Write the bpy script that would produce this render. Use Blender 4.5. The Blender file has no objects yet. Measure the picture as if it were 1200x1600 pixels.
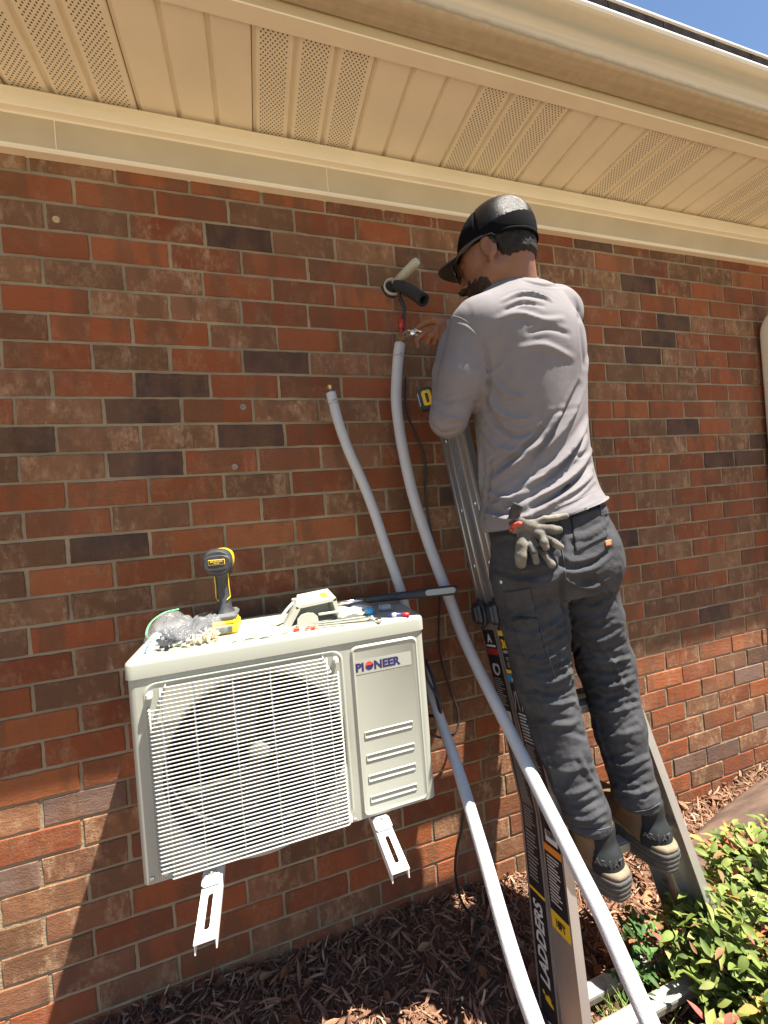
import bpy, bmesh, math, random
import numpy as np
from mathutils import Vector, Matrix
from mathutils.bvhtree import BVHTree

SC = bpy.context.scene
# ---------------------------------------------------------------- camera
CAM_POS = np.array([0.61595, -1.336892, 1.389135])
CAM_F = 635.465                       # focal length in pixels of a 1200 x 1600 picture
CAM_M = np.array([[0.9526627, 0.0764930, -0.2942493],
                  [-0.2935737, -0.0201882, -0.9557233],
                  [-0.0790465, 0.9968657, 0.0032238]])
cam = bpy.data.cameras.new("camera")
cam_ob = bpy.data.objects.new("camera", cam)
SC.collection.objects.link(cam_ob)
cam.sensor_fit = 'VERTICAL'; cam.sensor_height = 36.0
cam.lens = 36.0 * CAM_F / 1600.0
cam.clip_start = 0.02; cam.clip_end = 500
mw = Matrix.Identity(4)
for i in range(3):
    for j in range(3): mw[i][j] = float(CAM_M[i][j])
    mw[i][3] = float(CAM_POS[i])
cam_ob.matrix_world = mw
SC.camera = cam_ob
# ---------------------------------------------------------------- light
SUN_TO = Vector((1.4, -1.0, 4.1)).normalized()
world = bpy.data.worlds.new("World"); SC.world = world; world.use_nodes = True
nt = world.node_tree; nt.nodes.clear()
sky = nt.nodes.new('ShaderNodeTexSky'); sky.sky_type = 'NISHITA'; sky.sun_disc = False
sky.sun_elevation = math.asin(SUN_TO.z); sky.sun_rotation = math.atan2(SUN_TO.x, SUN_TO.y)
sky.air_density = 1.0; sky.dust_density = 0.0; sky.ozone_density = 2.0
bg = nt.nodes.new('ShaderNodeBackground'); bg.inputs['Strength'].default_value = 0.05
wo = nt.nodes.new('ShaderNodeOutputWorld')
nt.links.new(sky.outputs[0], bg.inputs[0]); nt.links.new(bg.outputs[0], wo.inputs[0])
sun = bpy.data.lights.new("sun", 'SUN'); sun.energy = 5.0; sun.angle = math.radians(0.5)
sun.color = (1.0, 0.93, 0.82)
sun_ob = bpy.data.objects.new("sun", sun); SC.collection.objects.link(sun_ob)
sun_ob.rotation_euler = SUN_TO.to_track_quat('Z', 'Y').to_euler()
sun_ob.location = (3, -3, 8)
SC.view_settings.view_transform = 'Standard'; SC.view_settings.look = 'None'
SC.view_settings.gamma = 1.0; SC.view_settings.exposure = 1.84
try:
    SC.cycles.use_denoising = True
    SC.cycles.max_bounces = 8
except Exception: pass

# ---------------------------------------------------------------- helpers
rnd = random.Random(7)
LOC = {}
def ray(px, py):
    return CAM_M @ np.array([(px-600)/CAM_F, -(py-800)/CAM_F, -1.0])
def P(px, py, Y):
    "point seen at a pixel of the photograph on the plane y = Y"
    d = ray(px, py); return CAM_POS + (Y-CAM_POS[1])/d[1]*d
def PT(px, py, t):
    return CAM_POS + t*ray(px, py)
def PZ(px, py, Z):
    d = ray(px, py); return CAM_POS + (Z-CAM_POS[2])/d[2]*d
def tag(o, label=None, cat=None, group=None, kind=None):
    if label: o['label'] = label
    if cat: o['category'] = cat
    if group: o['group'] = group
    if kind: o['kind'] = kind
    return o
def empty(name, loc, label=None, cat=None, group=None, kind=None):
    o = bpy.data.objects.new(name, None); SC.collection.objects.link(o)
    o.location = loc; o.empty_display_size = 0.05
    LOC[o.name] = np.array(loc, float)
    return tag(o, label, cat, group, kind)
def mk(name, v, f, mat, parent=None, smooth=False, attrs=None, mats=None, fmat=None):
    "one mesh object from world-space vertices"
    v = np.asarray(v, float).reshape(-1, 3)
    if parent is not None: loc = LOC[parent.name]
    else:
        lo, hi = v.min(0), v.max(0); loc = np.array([(lo[0]+hi[0])/2, (lo[1]+hi[1])/2, lo[2]])
    me = bpy.data.meshes.new(name)
    me.from_pydata((v-loc).tolist(), [], [list(map(int, q)) for q in f])
    me.update()
    if smooth: me.polygons.foreach_set('use_smooth', [True]*len(me.polygons))
    for m in (mats or [mat]): me.materials.append(m)
    if fmat is not None: me.polygons.foreach_set('material_index', fmat)
    if attrs:
        for an, (ty, dom, data) in attrs.items():
            a = me.attributes.new(an, ty, dom)
            if ty == 'FLOAT_COLOR': a.data.foreach_set('color', np.asarray(data, np.float32).ravel())
            else: a.data.foreach_set('value', np.asarray(data, np.float32).ravel())
    o = bpy.data.objects.new(name, me); SC.collection.objects.link(o)
    LOC[o.name] = loc
    if parent is not None: o.parent = parent
    else: o.location = loc
    return o
def frame(d, up=(0, 0, 1)):
    d = np.asarray(d, float); d = d/np.linalg.norm(d)
    u = np.asarray(up, float)
    if abs(d@u)/np.linalg.norm(u) > 0.97: u = np.array([0, 1., 0]) if abs(d[1]) < .9 else np.array([1., 0, 0])
    s = np.cross(d, u); s /= np.linalg.norm(s); w = np.cross(s, d)
    return d, s, w
def catmull(pts, n=8):
    p = np.asarray(pts, float); q = np.vstack([2*p[0]-p[1], p, 2*p[-1]-p[-2]]); out = []
    for i in range(len(p)-1):
        a, b, c, d = q[i:i+4]
        for t in np.arange(n)/n:
            out.append(.5*((2*b)+(-a+c)*t+(2*a-5*b+4*c-d)*t*t+(-a+3*b-3*c+d)*t**3))
    out.append(p[-1]); return np.array(out)
class MB:
    def __init__(s): s.v = []; s.f = []; s.n = 0
    def add(s, v, f):
        v = np.asarray(v, float).reshape(-1, 3); s.v.append(v)
        s.f += [[i+s.n for i in q] for q in f]; s.n += len(v); return s
    def box(s, c, size, R=None, bev=0.0):
        hx, hy, hz = [k/2 for k in size]; c = np.asarray(c, float)
        if bev > 0:
            b = min(bev, hx*.9, hy*.9, hz*.9)
            vs = []; 
            for sx in (-1, 1):
                for sy in (-1, 1):
                    for sz in (-1, 1):
                        vs += [(sx*hx, sy*(hy-b), sz*(hz-b)), (sx*(hx-b), sy*hy, sz*(hz-b)), (sx*(hx-b), sy*(hy-b), sz*hz)]
            bm = bmesh.new(); bv = [bm.verts.new(q) for q in vs]
            r = bmesh.ops.convex_hull(bm, input=bv)
            bm.verts.index_update()
            v = np.array([q.co[:] for q in bm.verts]); f = [[q.index for q in fc.verts] for fc in bm.faces]; bm.free()
        else:
            v = np.array([(x, y, z) for x in (-hx, hx) for y in (-hy, hy) for z in (-hz, hz)])
            f = [(0, 1, 3, 2), (4, 6, 7, 5), (0, 4, 5, 1), (2, 3, 7, 6), (0, 2, 6, 4), (1, 5, 7, 3)]
        if R is not None: v = v@np.asarray(R, float).T
        return s.add(v+c, f)
    def bx(s, x0, x1, y0, y1, z0, z1, bev=0.0):
        return s.box(((x0+x1)/2, (y0+y1)/2, (z0+z1)/2), (abs(x1-x0), abs(y1-y0), abs(z1-z0)), None, bev)
    def tube(s, pts, r, seg=12, caps=True, up=(0, 0, 1), flat=1.0):
        p = np.asarray(pts, float); n = len(p)
        rr = np.full(n, r, float) if np.isscalar(r) else np.asarray(r, float)
        T = np.gradient(p, axis=0); T /= np.linalg.norm(T, axis=1)[:, None]+1e-12
        _, sd, w = frame(T[0], up); v = []
        for i in range(n):
            sd = sd-(sd@T[i])*T[i]; sd /= np.linalg.norm(sd); w = np.cross(sd, T[i])
            a = np.arange(seg)/seg*2*np.pi
            v.append(p[i]+rr[i]*(np.cos(a)[:, None]*sd+flat*np.sin(a)[:, None]*w))
        f = [(i*seg+j, i*seg+(j+1) % seg, (i+1)*seg+(j+1) % seg, (i+1)*seg+j) for i in range(n-1) for j in range(seg)]
        if caps: f += [list(range(seg))[::-1], list(range((n-1)*seg, n*seg))]
        return s.add(np.vstack(v), f)
    def cyl(s, a, b, r, seg=16, r2=None, caps=True):
        return s.tube([a, b], [r, r if r2 is None else r2], seg, caps)
    def lathe(s, c, ax, prof, seg=24, up=(0, 0, 1)):
        d, sd, w = frame(ax, up); c = np.asarray(c, float); v = []
        for (h, r) in prof:
            a = np.arange(seg)/seg*2*np.pi
            v.append(c+d*h+max(r, 1e-5)*(np.cos(a)[:, None]*sd+np.sin(a)[:, None]*w))
        m = len(prof)
        f = [(i*seg+j, i*seg+(j+1) % seg, (i+1)*seg+(j+1) % seg, (i+1)*seg+j) for i in range(m-1) for j in range(seg)]
        f += [list(range(seg))[::-1], list(range((m-1)*seg, m*seg))]
        return s.add(np.vstack(v), f)
    def prism(s, poly, o, u, w, n, d):
        "poly (2D) in the plane o + a*u + b*w, extruded by d along n"
        o, u, w, n = [np.asarray(k, float) for k in (o, u, w, n)]
        k = len(poly); a = np.array([o+x*u+y*w for x, y in poly])
        v = np.vstack([a, a+d*n])
        f = [list(range(k))[::-1], list(range(k, 2*k))]+[(i, (i+1) % k, k+(i+1) % k, k+i) for i in range(k)]
        return s.add(v, f)
    def sheet(s, prof, axis_pts):
        "open profile swept between two offsets (prof: list of 3D points; axis_pts: list of offset vectors)"
        prof = np.asarray(prof, float); m = len(prof); v = np.vstack([prof+np.asarray(a) for a in axis_pts])
        return s.add(v, [(i*m+j, i*m+j+1, (i+1)*m+j+1, (i+1)*m+j) for i in range(len(axis_pts)-1) for j in range(m-1)])
    def build(s, name, mat, parent=None, smooth=False, fix=True, **k):
        o = mk(name, np.vstack(s.v), s.f, mat, parent, smooth, **k)
        if fix:
            bm = bmesh.new(); bm.from_mesh(o.data); bmesh.ops.recalc_face_normals(bm, faces=bm.faces); bm.to_mesh(o.data); bm.free()
        return o
def autosmooth(o, ang=35):
    me = o.data; me.polygons.foreach_set('use_smooth', [True]*len(me.polygons))
    bm = bmesh.new(); bm.from_mesh(me); t = math.radians(ang)
    for e in bm.edges:
        e.smooth = not (len(e.link_faces) == 2 and e.calc_face_angle(0) > t)
    bm.to_mesh(me); bm.free(); return o
def rrect(x0, x1, y0, y1, r, n=5):
    out = []
    for cx, cy, a0 in ((x1-r, y1-r, 0), (x0+r, y1-r, 90), (x0+r, y0+r, 180), (x1-r, y0+r, 270)):
        for i in range(n+1):
            a = math.radians(a0+90*i/n); out.append((cx+r*math.cos(a), cy+r*math.sin(a)))
    return out
def text(name, body, size, o, u, w, n, mat, parent, depth=.0006, bold=.0, shear=0., sx=1., align='LEFT'):
    cu = bpy.data.curves.new(name, 'FONT'); cu.body = body; cu.size = size
    cu.extrude = depth/2; cu.offset = bold; cu.shear = shear; cu.align_x = align; cu.resolution_u = 3
    to = bpy.data.objects.new(name, cu); SC.collection.objects.link(to)
    bpy.context.view_layer.update()
    me = bpy.data.meshes.new_from_object(to)
    v = np.array([q.co[:] for q in me.vertices]); f = [list(p.vertices) for p in me.polygons]
    bpy.data.objects.remove(to); bpy.data.curves.remove(cu); bpy.data.meshes.remove(me)
    o, u, w, n = [np.asarray(k, float) for k in (o, u, w, n)]
    W = o+v[:, :1]*sx*u+v[:, 1:2]*w+(v[:, 2:3]+depth/2)*n
    return mk(name, W, f, mat, parent)
# ---------------------------------------------------------------- materials
def nodes(name):
    m = bpy.data.materials.new(name); m.use_nodes = True; t = m.node_tree
    return m, t, t.nodes['Principled BSDF'], t.nodes.new, t.links.new
def M(name, col, rough=.6, metal=0., var=.12, scale=8., bump=0., bscale=60., spec=.5, col2=None, alpha=1., stretch=None, trans=0., coat=0., bdist=.002):
    m, t, b, N, Lk = nodes(name)
    tc = N('ShaderNodeTexCoord'); src = tc.outputs['Object']
    if stretch:
        mp = N('ShaderNodeMapping'); mp.inputs['Scale'].default_value = stretch; Lk(src, mp.inputs[0]); src = mp.outputs[0]
    no = N('ShaderNodeTexNoise'); no.inputs['Scale'].default_value = scale; no.inputs['Detail'].default_value = 6; Lk(src, no.inputs['Vector'])
    cr = N('ShaderNodeValToRGB'); cr.color_ramp.elements[0].position = .3; cr.color_ramp.elements[1].position = .7
    c2 = col2 or tuple(min(1, k*(1+var)) for k in col)
    c1 = tuple(k*(1-var) for k in col) if not col2 else col
    cr.color_ramp.elements[0].color = (*c1, 1); cr.color_ramp.elements[1].color = (*c2, 1)
    Lk(no.outputs['Fac'], cr.inputs[0]); Lk(cr.outputs[0], b.inputs['Base Color'])
    b.inputs['Roughness'].default_value = rough; b.inputs['Metallic'].default_value = metal
    b.inputs['Specular IOR Level'].default_value = spec; b.inputs['Alpha'].default_value = alpha
    b.inputs['Transmission Weight'].default_value = trans; b.inputs['Coat Weight'].default_value = coat
    if bump > 0:
        n2 = N('ShaderNodeTexNoise'); n2.inputs['Scale'].default_value = bscale; n2.inputs['Detail'].default_value = 8; Lk(src, n2.inputs['Vector'])
        bp = N('ShaderNodeBump'); bp.inputs['Strength'].default_value = bump; bp.inputs['Distance'].default_value = bdist
        Lk(n2.outputs['Fac'], bp.inputs['Height']); Lk(bp.outputs[0], b.inputs['Normal'])
    return m
# ================================================================ brick wall
Z0, BH, BL = 2.47, .0775, .20394
ROWOFF = [-0.065, -0.075, 0.068, 0.058, -0.021, 0.007, 0.022, -0.02, -0.011, 0.068, 0.008, 0.059, 0.042, 0.072, 0.031, 0.045, -0.004, 0.0, -0.008, 0.01, -0.004, 0.042, -0.03, -0.024, -0.079, -0.049, -0.05, -0.076, -0.059, -0.043, -0.06]
SPOT = [('d', 0.7, 2.35), ('d', 0.7, 1.89), ('d', 0.41, 1.81), ('d', 0.31, 1.73), ('d', 0.32, 1.58), ('d', 2.44, 1.67), ('d', 2.44, 2.12), ('d', 2.23, 1.97), ('d', 2.35, 2.05), ('d', 2.65, 1.51), ('d', 2.86, 1.5), ('d', 2.95, 1.58), ('d', 2.56, 0.81), ('d', 2.02, 2.44), ('b', 0.22, 2.11), ('b', 0.25, 2.28), ('b', 0.58, 1.5), ('b', 0.41, 1.35), ('b', 0.2, 1.19), ('b', -0.04, 1.11), ('b', 1.22, 2.28), ('b', 2.04, 1.96), ('b', 2.24, 0.88), ('b', 0.64, 2.37), ('b', -0.01, 1.58), ('g', 2.75, 0.5), ('g', 2.81, 0.26), ('g', 2.36, 0.18), ('g', 2.54, 0.19), ('g', 0.11, 0.64), ('g', -0.02, 0.52), ('m', 0.47, 2.13), ('m', 0.69, 1.74), ('m', 0.3, 2.08), ('m', 0.89, 2.28), ('m', 0.09, 1.74), ('m', 2.25, 2.18), ('m', 2.46, 1.98), ('m', 0.42, 1.64), ('m', 0.13, 1.65), ('m', 2.4, 1.28), ('m', 2.31, 1.43), ('m', 0.1, 1.55), ('r', 0.32, 2.36), ('r', 0.47, 2.35), ('r', 0.43, 1.5), ('r', 0.4, 1.36), ('r', 0.5, 2.0), ('r', 0.81, 2.2), ('r', 1.03, 2.2), ('r', 0.14, 2.06), ('r', 2.11, 2.11), ('r', 0.62, 1.82), ('r', 1.06, 1.83), ('r', 2.47, 1.58)]
BCOL = {'d': (.060, .040, .034), 'b': (.165, .085, .044), 'g': (.175, .118, .092), 'm': (.245, .115, .058), 'r': (.31, .086, .031)}
def brick_material():
    m, t, b, N, Lk = nodes('brick_face')
    tc = N('ShaderNodeTexCoord'); at = N('ShaderNodeAttribute'); at.attribute_name = 'bc'
    am = N('ShaderNodeAttribute'); am.attribute_name = 'bm'
    ao = N('ShaderNodeAttribute'); ao.attribute_name = 'bo'
    add = N('ShaderNodeVectorMath'); add.operation = 'ADD'; Lk(tc.outputs['Object'], add.inputs[0]); Lk(ao.outputs['Color'], add.inputs[1])
    def noise(sc, det=6, rough=.6, stretch=None):
        n = N('ShaderNodeTexNoise'); n.inputs['Scale'].default_value = sc; n.inputs['Detail'].default_value = det; n.inputs['Roughness'].default_value = rough
        if stretch:
            mp = N('ShaderNodeMapping'); mp.inputs['Scale'].default_value = stretch; Lk(add.outputs[0], mp.inputs[0]); Lk(mp.outputs[0], n.inputs['Vector'])
        else: Lk(add.outputs[0], n.inputs['Vector'])
        return n
    def ramp(src, a, b_):
        r = N('ShaderNodeMapRange'); r.inputs['From Min'].default_value = a; r.inputs['From Max'].default_value = b_; Lk(src, r.inputs['Value']); return r
    def mix(fac, a, b_, mode='MIX'):
        x = N('ShaderNodeMix'); x.data_type = 'RGBA'; x.blend_type = mode
        if isinstance(fac, float): x.inputs[0].default_value = fac
        else: Lk(fac, x.inputs[0])
        for k, q in ((6, a), (7, b_)):
            if isinstance(q, tuple): x.inputs[k].default_value = (*q, 1)
            else: Lk(q, x.inputs[k])
        return x.outputs[2]
    def mul(a, b_):
        x = N('ShaderNodeMath'); x.operation = 'MULTIPLY'; Lk(a, x.inputs[0])
        if isinstance(b_, float): x.inputs[1].default_value = b_
        else: Lk(b_, x.inputs[1])
        return x.outputs[0]
    n1 = noise(14, 5, .55); n2 = noise(60, 8, .75, (1, 1, .55)); n3 = noise(190, 4)
    # soft cloudy variation inside each brick
    v = ramp(n1.outputs[0], .3, .72)
    c = mix(mul(v.outputs[0], .30), at.outputs['Color'], (.27, .108, .048))
    st = noise(11, 3, .5, (1, .2, .22)); c = mix(mul(ramp(st.outputs[0], .50, .58).outputs[0], .55), c, (.135, .070, .038))
    st2 = noise(19, 6, .7, (1, .2, .35)); stm = mul(mul(ramp(st2.outputs[0], .56, .66).outputs[0], ramp(n2.outputs[0], .35, .60).outputs[0]), am.outputs['Fac']); c = mix(stm, c, (.50, .36, .22))
    # pale scoured patches, strong only on the bricks that have them
    pm = mul(ramp(n1.outputs[0], .46, .60).outputs[0], ramp(n2.outputs[0], .42, .62).outputs[0])
    c = mix(mul(pm, am.outputs['Fac']), c, (.40, .25, .145))
    # dark burnt flecks
    c = mix(mul(ramp(n3.outputs[0], .60, .72).outputs[0], .45), c, (.07, .035, .028))
    nb = noise(9, 3); c = mix(mul(ramp(nb.outputs[0], .55, .8).outputs[0], .35), c, (.11, .05, .03))
    big = N('ShaderNodeTexNoise'); big.inputs['Scale'].default_value = 1.7; big.inputs['Detail'].default_value = 4; Lk(tc.outputs['Object'], big.inputs['Vector'])
    c = mix(mul(ramp(big.outputs[0], .50, .72).outputs[0], .38), c, (.085, .045, .032)); c = mix(mul(ramp(big.outputs[0], .46, .30).outputs[0], .16), c, (.34, .22, .14))
    Lk(c, b.inputs['Base Color']); b.inputs['Roughness'].default_value = .88; b.inputs['Specular IOR Level'].default_value = .25
    # wire-cut relief
    w1 = noise(42, 9, .74, (1, 1, 2.0)); w2 = noise(220, 6, .7)
    vo = N('ShaderNodeTexVoronoi'); vo.feature = 'DISTANCE_TO_EDGE'; vo.inputs['Scale'].default_value = 70
    dist = N('ShaderNodeVectorMath'); dist.operation = 'ADD'; ns = noise(30, 4); sc = N('ShaderNodeVectorMath'); sc.operation = 'SCALE'; sc.inputs['Scale'].default_value = .05
    Lk(ns.outputs['Color'], sc.inputs[0]); Lk(add.outputs[0], dist.inputs[0]); Lk(sc.outputs[0], dist.inputs[1]); Lk(dist.outputs[0], vo.inputs['Vector'])
    crk = ramp(vo.outputs['Distance'], .0, .07)
    msk = ramp(n1.outputs[0], .40, .55)
    x = N('ShaderNodeMix'); x.data_type = 'FLOAT'; Lk(mul(msk.outputs[0], .28), x.inputs[0]); x.inputs[2].default_value = 1.0; Lk(crk.outputs[0], x.inputs[3])
    s1 = N('ShaderNodeMath'); s1.operation = 'MULTIPLY_ADD'; Lk(x.outputs[0], s1.inputs[0]); s1.inputs[1].default_value = .55; Lk(w1.outputs[0], s1.inputs[2])
    s2 = N('ShaderNodeMath'); s2.operation = 'MULTIPLY_ADD'; Lk(w2.outputs[0], s2.inputs[0]); s2.inputs[1].default_value = .35; Lk(s1.outputs[0], s2.inputs[2])
    bp = N('ShaderNodeBump'); bp.inputs['Strength'].default_value = 1.0; bp.inputs['Distance'].default_value = .0042
    Lk(s2.outputs[0], bp.inputs['Height']); Lk(bp.outputs[0], b.inputs['Normal'])
    return m
MBRICK = brick_material()
MMORT = M('mortar', (.275, .215, .138), .95, var=.28, scale=7, bump=.8, bscale=160, spec=.15, bdist=.003)
def brick_wall():
    r = random.Random(11); v = []; f = []; col = []; bmv = []; bo = []; fm = []
    X0, X1 = -2.2, 5.2
    def q(pts, k):
        n = len(v); v.extend(pts); f.append((n, n+1, n+2, n+3)); fm.append(k)
    for row in range(-2, 34):
        off = ROWOFF[row] if 0 <= row < len(ROWOFF) else r.uniform(-.06, .06)
        par = 0 if row % 2 else .5
        zt = Z0-row*BH; zb = zt-BH
        k0 = int(math.floor(X0/BL)); k1 = int(math.ceil(X1/BL))
        ex = {k: (k+par+off)*BL+r.uniform(-.004, .004) for k in range(k0, k1+2)}
        for k in range(k0, k1+1):
            j = .0043
            xa, xb = ex[k]+j+r.uniform(-.001, .001), ex[k+1]-j+r.uniform(-.001, .001)
            za, zc = zb+j-.0005+r.uniform(-.0008, .0008), zt-j+r.uniform(-.0008, .0008)
            cx, cz = (xa+xb)/2, (za+zc)/2
            ty = None
            for s, sx_, sz_ in SPOT:
                if xa-.005 < sx_ < xb+.005 and za-.005 < sz_ < zc+.005: ty = s
            if ty is None:
                ty = r.choices(['r', 'R', 'b', 'm', 'd', 'o'], [27, 28, 11, 26, 2.5, 6])[0]
            c = {'R': (.245, .070, .028), 'o': (.35, .108, .040)}.get(ty) or BCOL[ty]
            kk_ = r.uniform(.70, 1.06); c = [k_*kk_ for k_ in c]; g = r.uniform(.95, 1.05); c[1] *= g
            mm = {'m': r.uniform(.55, 1.0), 'b': r.uniform(.2, .6), 'r': r.uniform(0, .3), 'R': r.uniform(0, .6), 'd': .08, 'g': .12, 'o': r.uniform(0, .3)}[ty]
            o3 = (r.uniform(0, 40), r.uniform(0, 40), r.uniform(0, 40))
            yf = -.0052+r.uniform(-.0009, .0009); ti = r.uniform(-.0009, .0009); tz = r.uniform(-.0007, .0007)
            bv = .0022
            n = len(v)
            # front face as a grid with ragged edges
            nx, nz = 9, 4; idx = []
            for a in range(nx+1):
                for b_ in range(nz+1):
                    s_, t_ = a/nx, b_/nz
                    x = xa+bv+(xb-xa-2*bv)*s_; z = za+bv+(zc-za-2*bv)*t_
                    y = yf+ti*(2*s_-1)+tz*(2*t_-1)
                    if a in (0, nx): x += r.uniform(-.0012, .0012)
                    if b_ in (0, nz): z += r.uniform(-.0009, .0009)
                    v.append((x, y, z))
            gi = lambda a, b_: n+a*(nz+1)+b_
            for a in range(nx):
                for b_ in range(nz): f.append((gi(a, b_), gi(a+1, b_), gi(a+1, b_+1), gi(a, b_+1))); fm.append(0)
            ring = [gi(a, 0) for a in range(nx+1)]+[gi(nx, b_) for b_ in range(1, nz+1)]+[gi(a, nz) for a in range(nx-1, -1, -1)]+[gi(0, b_) for b_ in range(nz-1, 0, -1)]
            m0 = len(v)
            for i in ring:
                x, y, z = v[i]
                v.append((x+(bv if x > cx else -bv)*(1 if (abs(x-cx) > (xb-xa)/2-bv*2) else 0), y+bv, z+(bv if z > cz else -bv)*(1 if abs(z-cz) > (zc-za)/2-bv*2 else 0)))
            m1 = len(v)
            for i in range(m0, m1): x, y, z = v[i]; v.append((x, .012, z))
            L_ = len(ring)
            for i in range(L_):
                i2 = (i+1) % L_
                f.append((ring[i], m0+i, m0+i2, ring[i2])); fm.append(0)
                f.append((m0+i, m1+i, m1+i2, m0+i2)); fm.append(0)
            cnt = len(v)-n
            col += [(*c, 1)]*cnt; bmv += [mm]*cnt; bo += [(*o3, 1)]*cnt
    # mortar sheet behind the brick faces, gently uneven
    n = len(v); nx, nz = 260, 120; zlo, zhi = -.2, 2.63
    for a in range(nx+1):
        for b_ in range(nz+1):
            v.append((X0+(X1-X0)*a/nx, -.0020+r.uniform(-.0006, .0006), zlo+(zhi-zlo)*b_/nz))
    for a in range(nx):
        for b_ in range(nz):
            i = n+a*(nz+1)+b_; f.append((i, i+nz+1, i+nz+2, i+1)); fm.append(1)
    # body of the wall
    n = len(v)
    for x in (X0, X1):
        for y in (.006, .25):
            for z in (-.2, 2.63): v.append((x, y, z))
    for q4 in [(0, 1, 3, 2), (4, 6, 7, 5), (2, 3, 7, 6), (0, 2, 6, 4), (1, 5, 7, 3), (0, 4, 5, 1)]:
        f.append([n+k for k in q4]); fm.append(1)
    c = len(v)-len(col)
    col += [(.3, .25, .2, 1)]*c; bmv += [0]*c; bo += [(0, 0, 0, 1)]*c
    o = mk('brick_wall', v, f, None, mats=[MBRICK, MMORT], fmat=fm,
           attrs={'bc': ('FLOAT_COLOR', 'POINT', col), 'bm': ('FLOAT', 'POINT', bmv), 'bo': ('FLOAT_COLOR', 'POINT', bo)})
    return tag(o, 'red and brown mottled brick wall of the house with sandy mortar joints', 'wall')
WALL = brick_wall()
# little round plugs in old anchor holes
MPLUG = M('plug_grey', (.22, .19, .16), .8, var=.2, scale=60, bump=.4)
MPLUGT = M('plug_tan', (.45, .34, .20), .7, var=.2, scale=60, bump=.4)
for i, (x, y, rr, mm, lab) in enumerate([(88, 343, .0095, MPLUGT, 'tan round plug'), (380, 636, .0095, MPLUG, 'grey round plug'), (367, 729, .0095, MPLUG, 'grey round plug')]):
    p = P(x, y, -.007)
    o = MB().lathe((p[0], -.004, p[2]), (0, -1, 0), [(0, rr), (.004, rr), (.006, rr*.85), (.006, rr*.35), (.0035, rr*.25)], 20).build('wall_plug', mm, WALL, True)
    o['label'] = lab+' filling an old hole in a brick'

# ================================================================ eave
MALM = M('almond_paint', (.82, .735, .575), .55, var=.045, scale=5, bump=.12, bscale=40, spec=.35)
MALMD = M('almond_shaded', (.53, .44, .30), .6, var=.07, scale=6, bump=.12, bscale=40, spec=.3)  # almond darkened for the weaker bounce light on the upright boards
def perf_material():
    m, t, b, N, Lk = nodes('perforated_almond')
    tc = N('ShaderNodeTexCoord'); sx = N('ShaderNodeSeparateXYZ'); Lk(tc.outputs['Object'], sx.inputs[0])
    def mt(op, a, b_=None, c=None):
        x = N('ShaderNodeMath'); x.operation = op
        for k, q in enumerate((a, b_, c)):
            if q is None: continue
            if isinstance(q, (int, float)): x.inputs[k].default_value = q
            else: Lk(q, x.inputs[k])
        return x.outputs[0]
    per = .10585; x0 = .0565-EAVE[0]
    u = mt('MODULO', mt('ADD', mt('SUBTRACT', sx.outputs['X'], x0), per*50), per)
    gx = mt('DIVIDE', mt('SUBTRACT', u, .0215), .0117); gy = mt('DIVIDE', mt('ADD', sx.outputs['Y'], 1.), .0065)
    iy = mt('FLOOR', gy); odd = mt('MODULO', iy, 2.0)
    gx2 = mt('ADD', gx, mt('MULTIPLY', odd, .5))
    fx = mt('SUBTRACT', mt('FRACT', gx2), .5); fy = mt('MULTIPLY', mt('SUBTRACT', mt('FRACT', gy), .5), .556)
    d = mt('SQRT', mt('ADD', mt('MULTIPLY', fx, fx), mt('MULTIPLY', fy, fy)))
    hole = mt('LESS_THAN', d, .185)
    band = mt('MULTIPLY', mt('GREATER_THAN', gx2, 0.0), mt('LESS_THAN', gx2, 6.01))
    hole = mt('MULTIPLY', hole, band)
    no = N('ShaderNodeTexNoise'); no.inputs['Scale'].default_value = 5; Lk(tc.outputs['Object'], no.inputs['Vector'])
    cr = N('ShaderNodeValToRGB'); cr.color_ramp.elements[0].color = (.80, .72, .56, 1); cr.color_ramp.elements[1].color = (.84, .755, .59, 1); Lk(no.outputs[0], cr.inputs[0])
    mx = N('ShaderNodeMix'); mx.data_type = 'RGBA'; Lk(hole, mx.inputs[0]); Lk(cr.outputs[0], mx.inputs[6]); mx.inputs[7].default_value = (.06, .045, .03, 1)
    Lk(mx.outputs[2], b.inputs['Base Color']); b.inputs['Roughness'].default_value = .6; b.inputs['Specular IOR Level'].default_value = .3
    return m
EX0, EX1 = -2.3, 5.3
EAVE = np.array([1.5, -.2, 2.43])
eave = empty('roof_eave', EAVE, 'almond soffit and fascia under the roof edge, some panels perforated', 'roof eave')
MPERF = perf_material()
PER = .10585
k0 = int(math.floor((EX0-.0565)/(3*PER))); k1 = int(math.ceil((EX1-.0565)/(3*PER)))
for k in range(k0, k1):
    xs = .0565+k*3*PER; b_ = MB(); ys = (-.333, .012)
    prof = []
    for j in range(3):
        g = xs+j*PER
        prof += [(g+.0, 2.609), (g+.006, 2.609), (g+.0115, 2.600), (g+.0150, 2.5995), (g+.0990, 2.5995), (g+.1010, 2.6005)]
        prof += [(g+.1045, 2.609)] if j < 2 else [(g+.1035, 2.6035), (g+.1040, 2.610)]
    P3 = [(x, ys[0], z) for x, z in prof]
    b_.sheet(P3, [(0, 0, 0), (0, ys[1]-ys[0], 0)])
    perf = (k % 2 == 0)
    o = b_.build('soffit_panel', MPERF if perf else MALM, eave, fix=False)
    if perf: o['label'] = 'perforated vented soffit panel'
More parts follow.
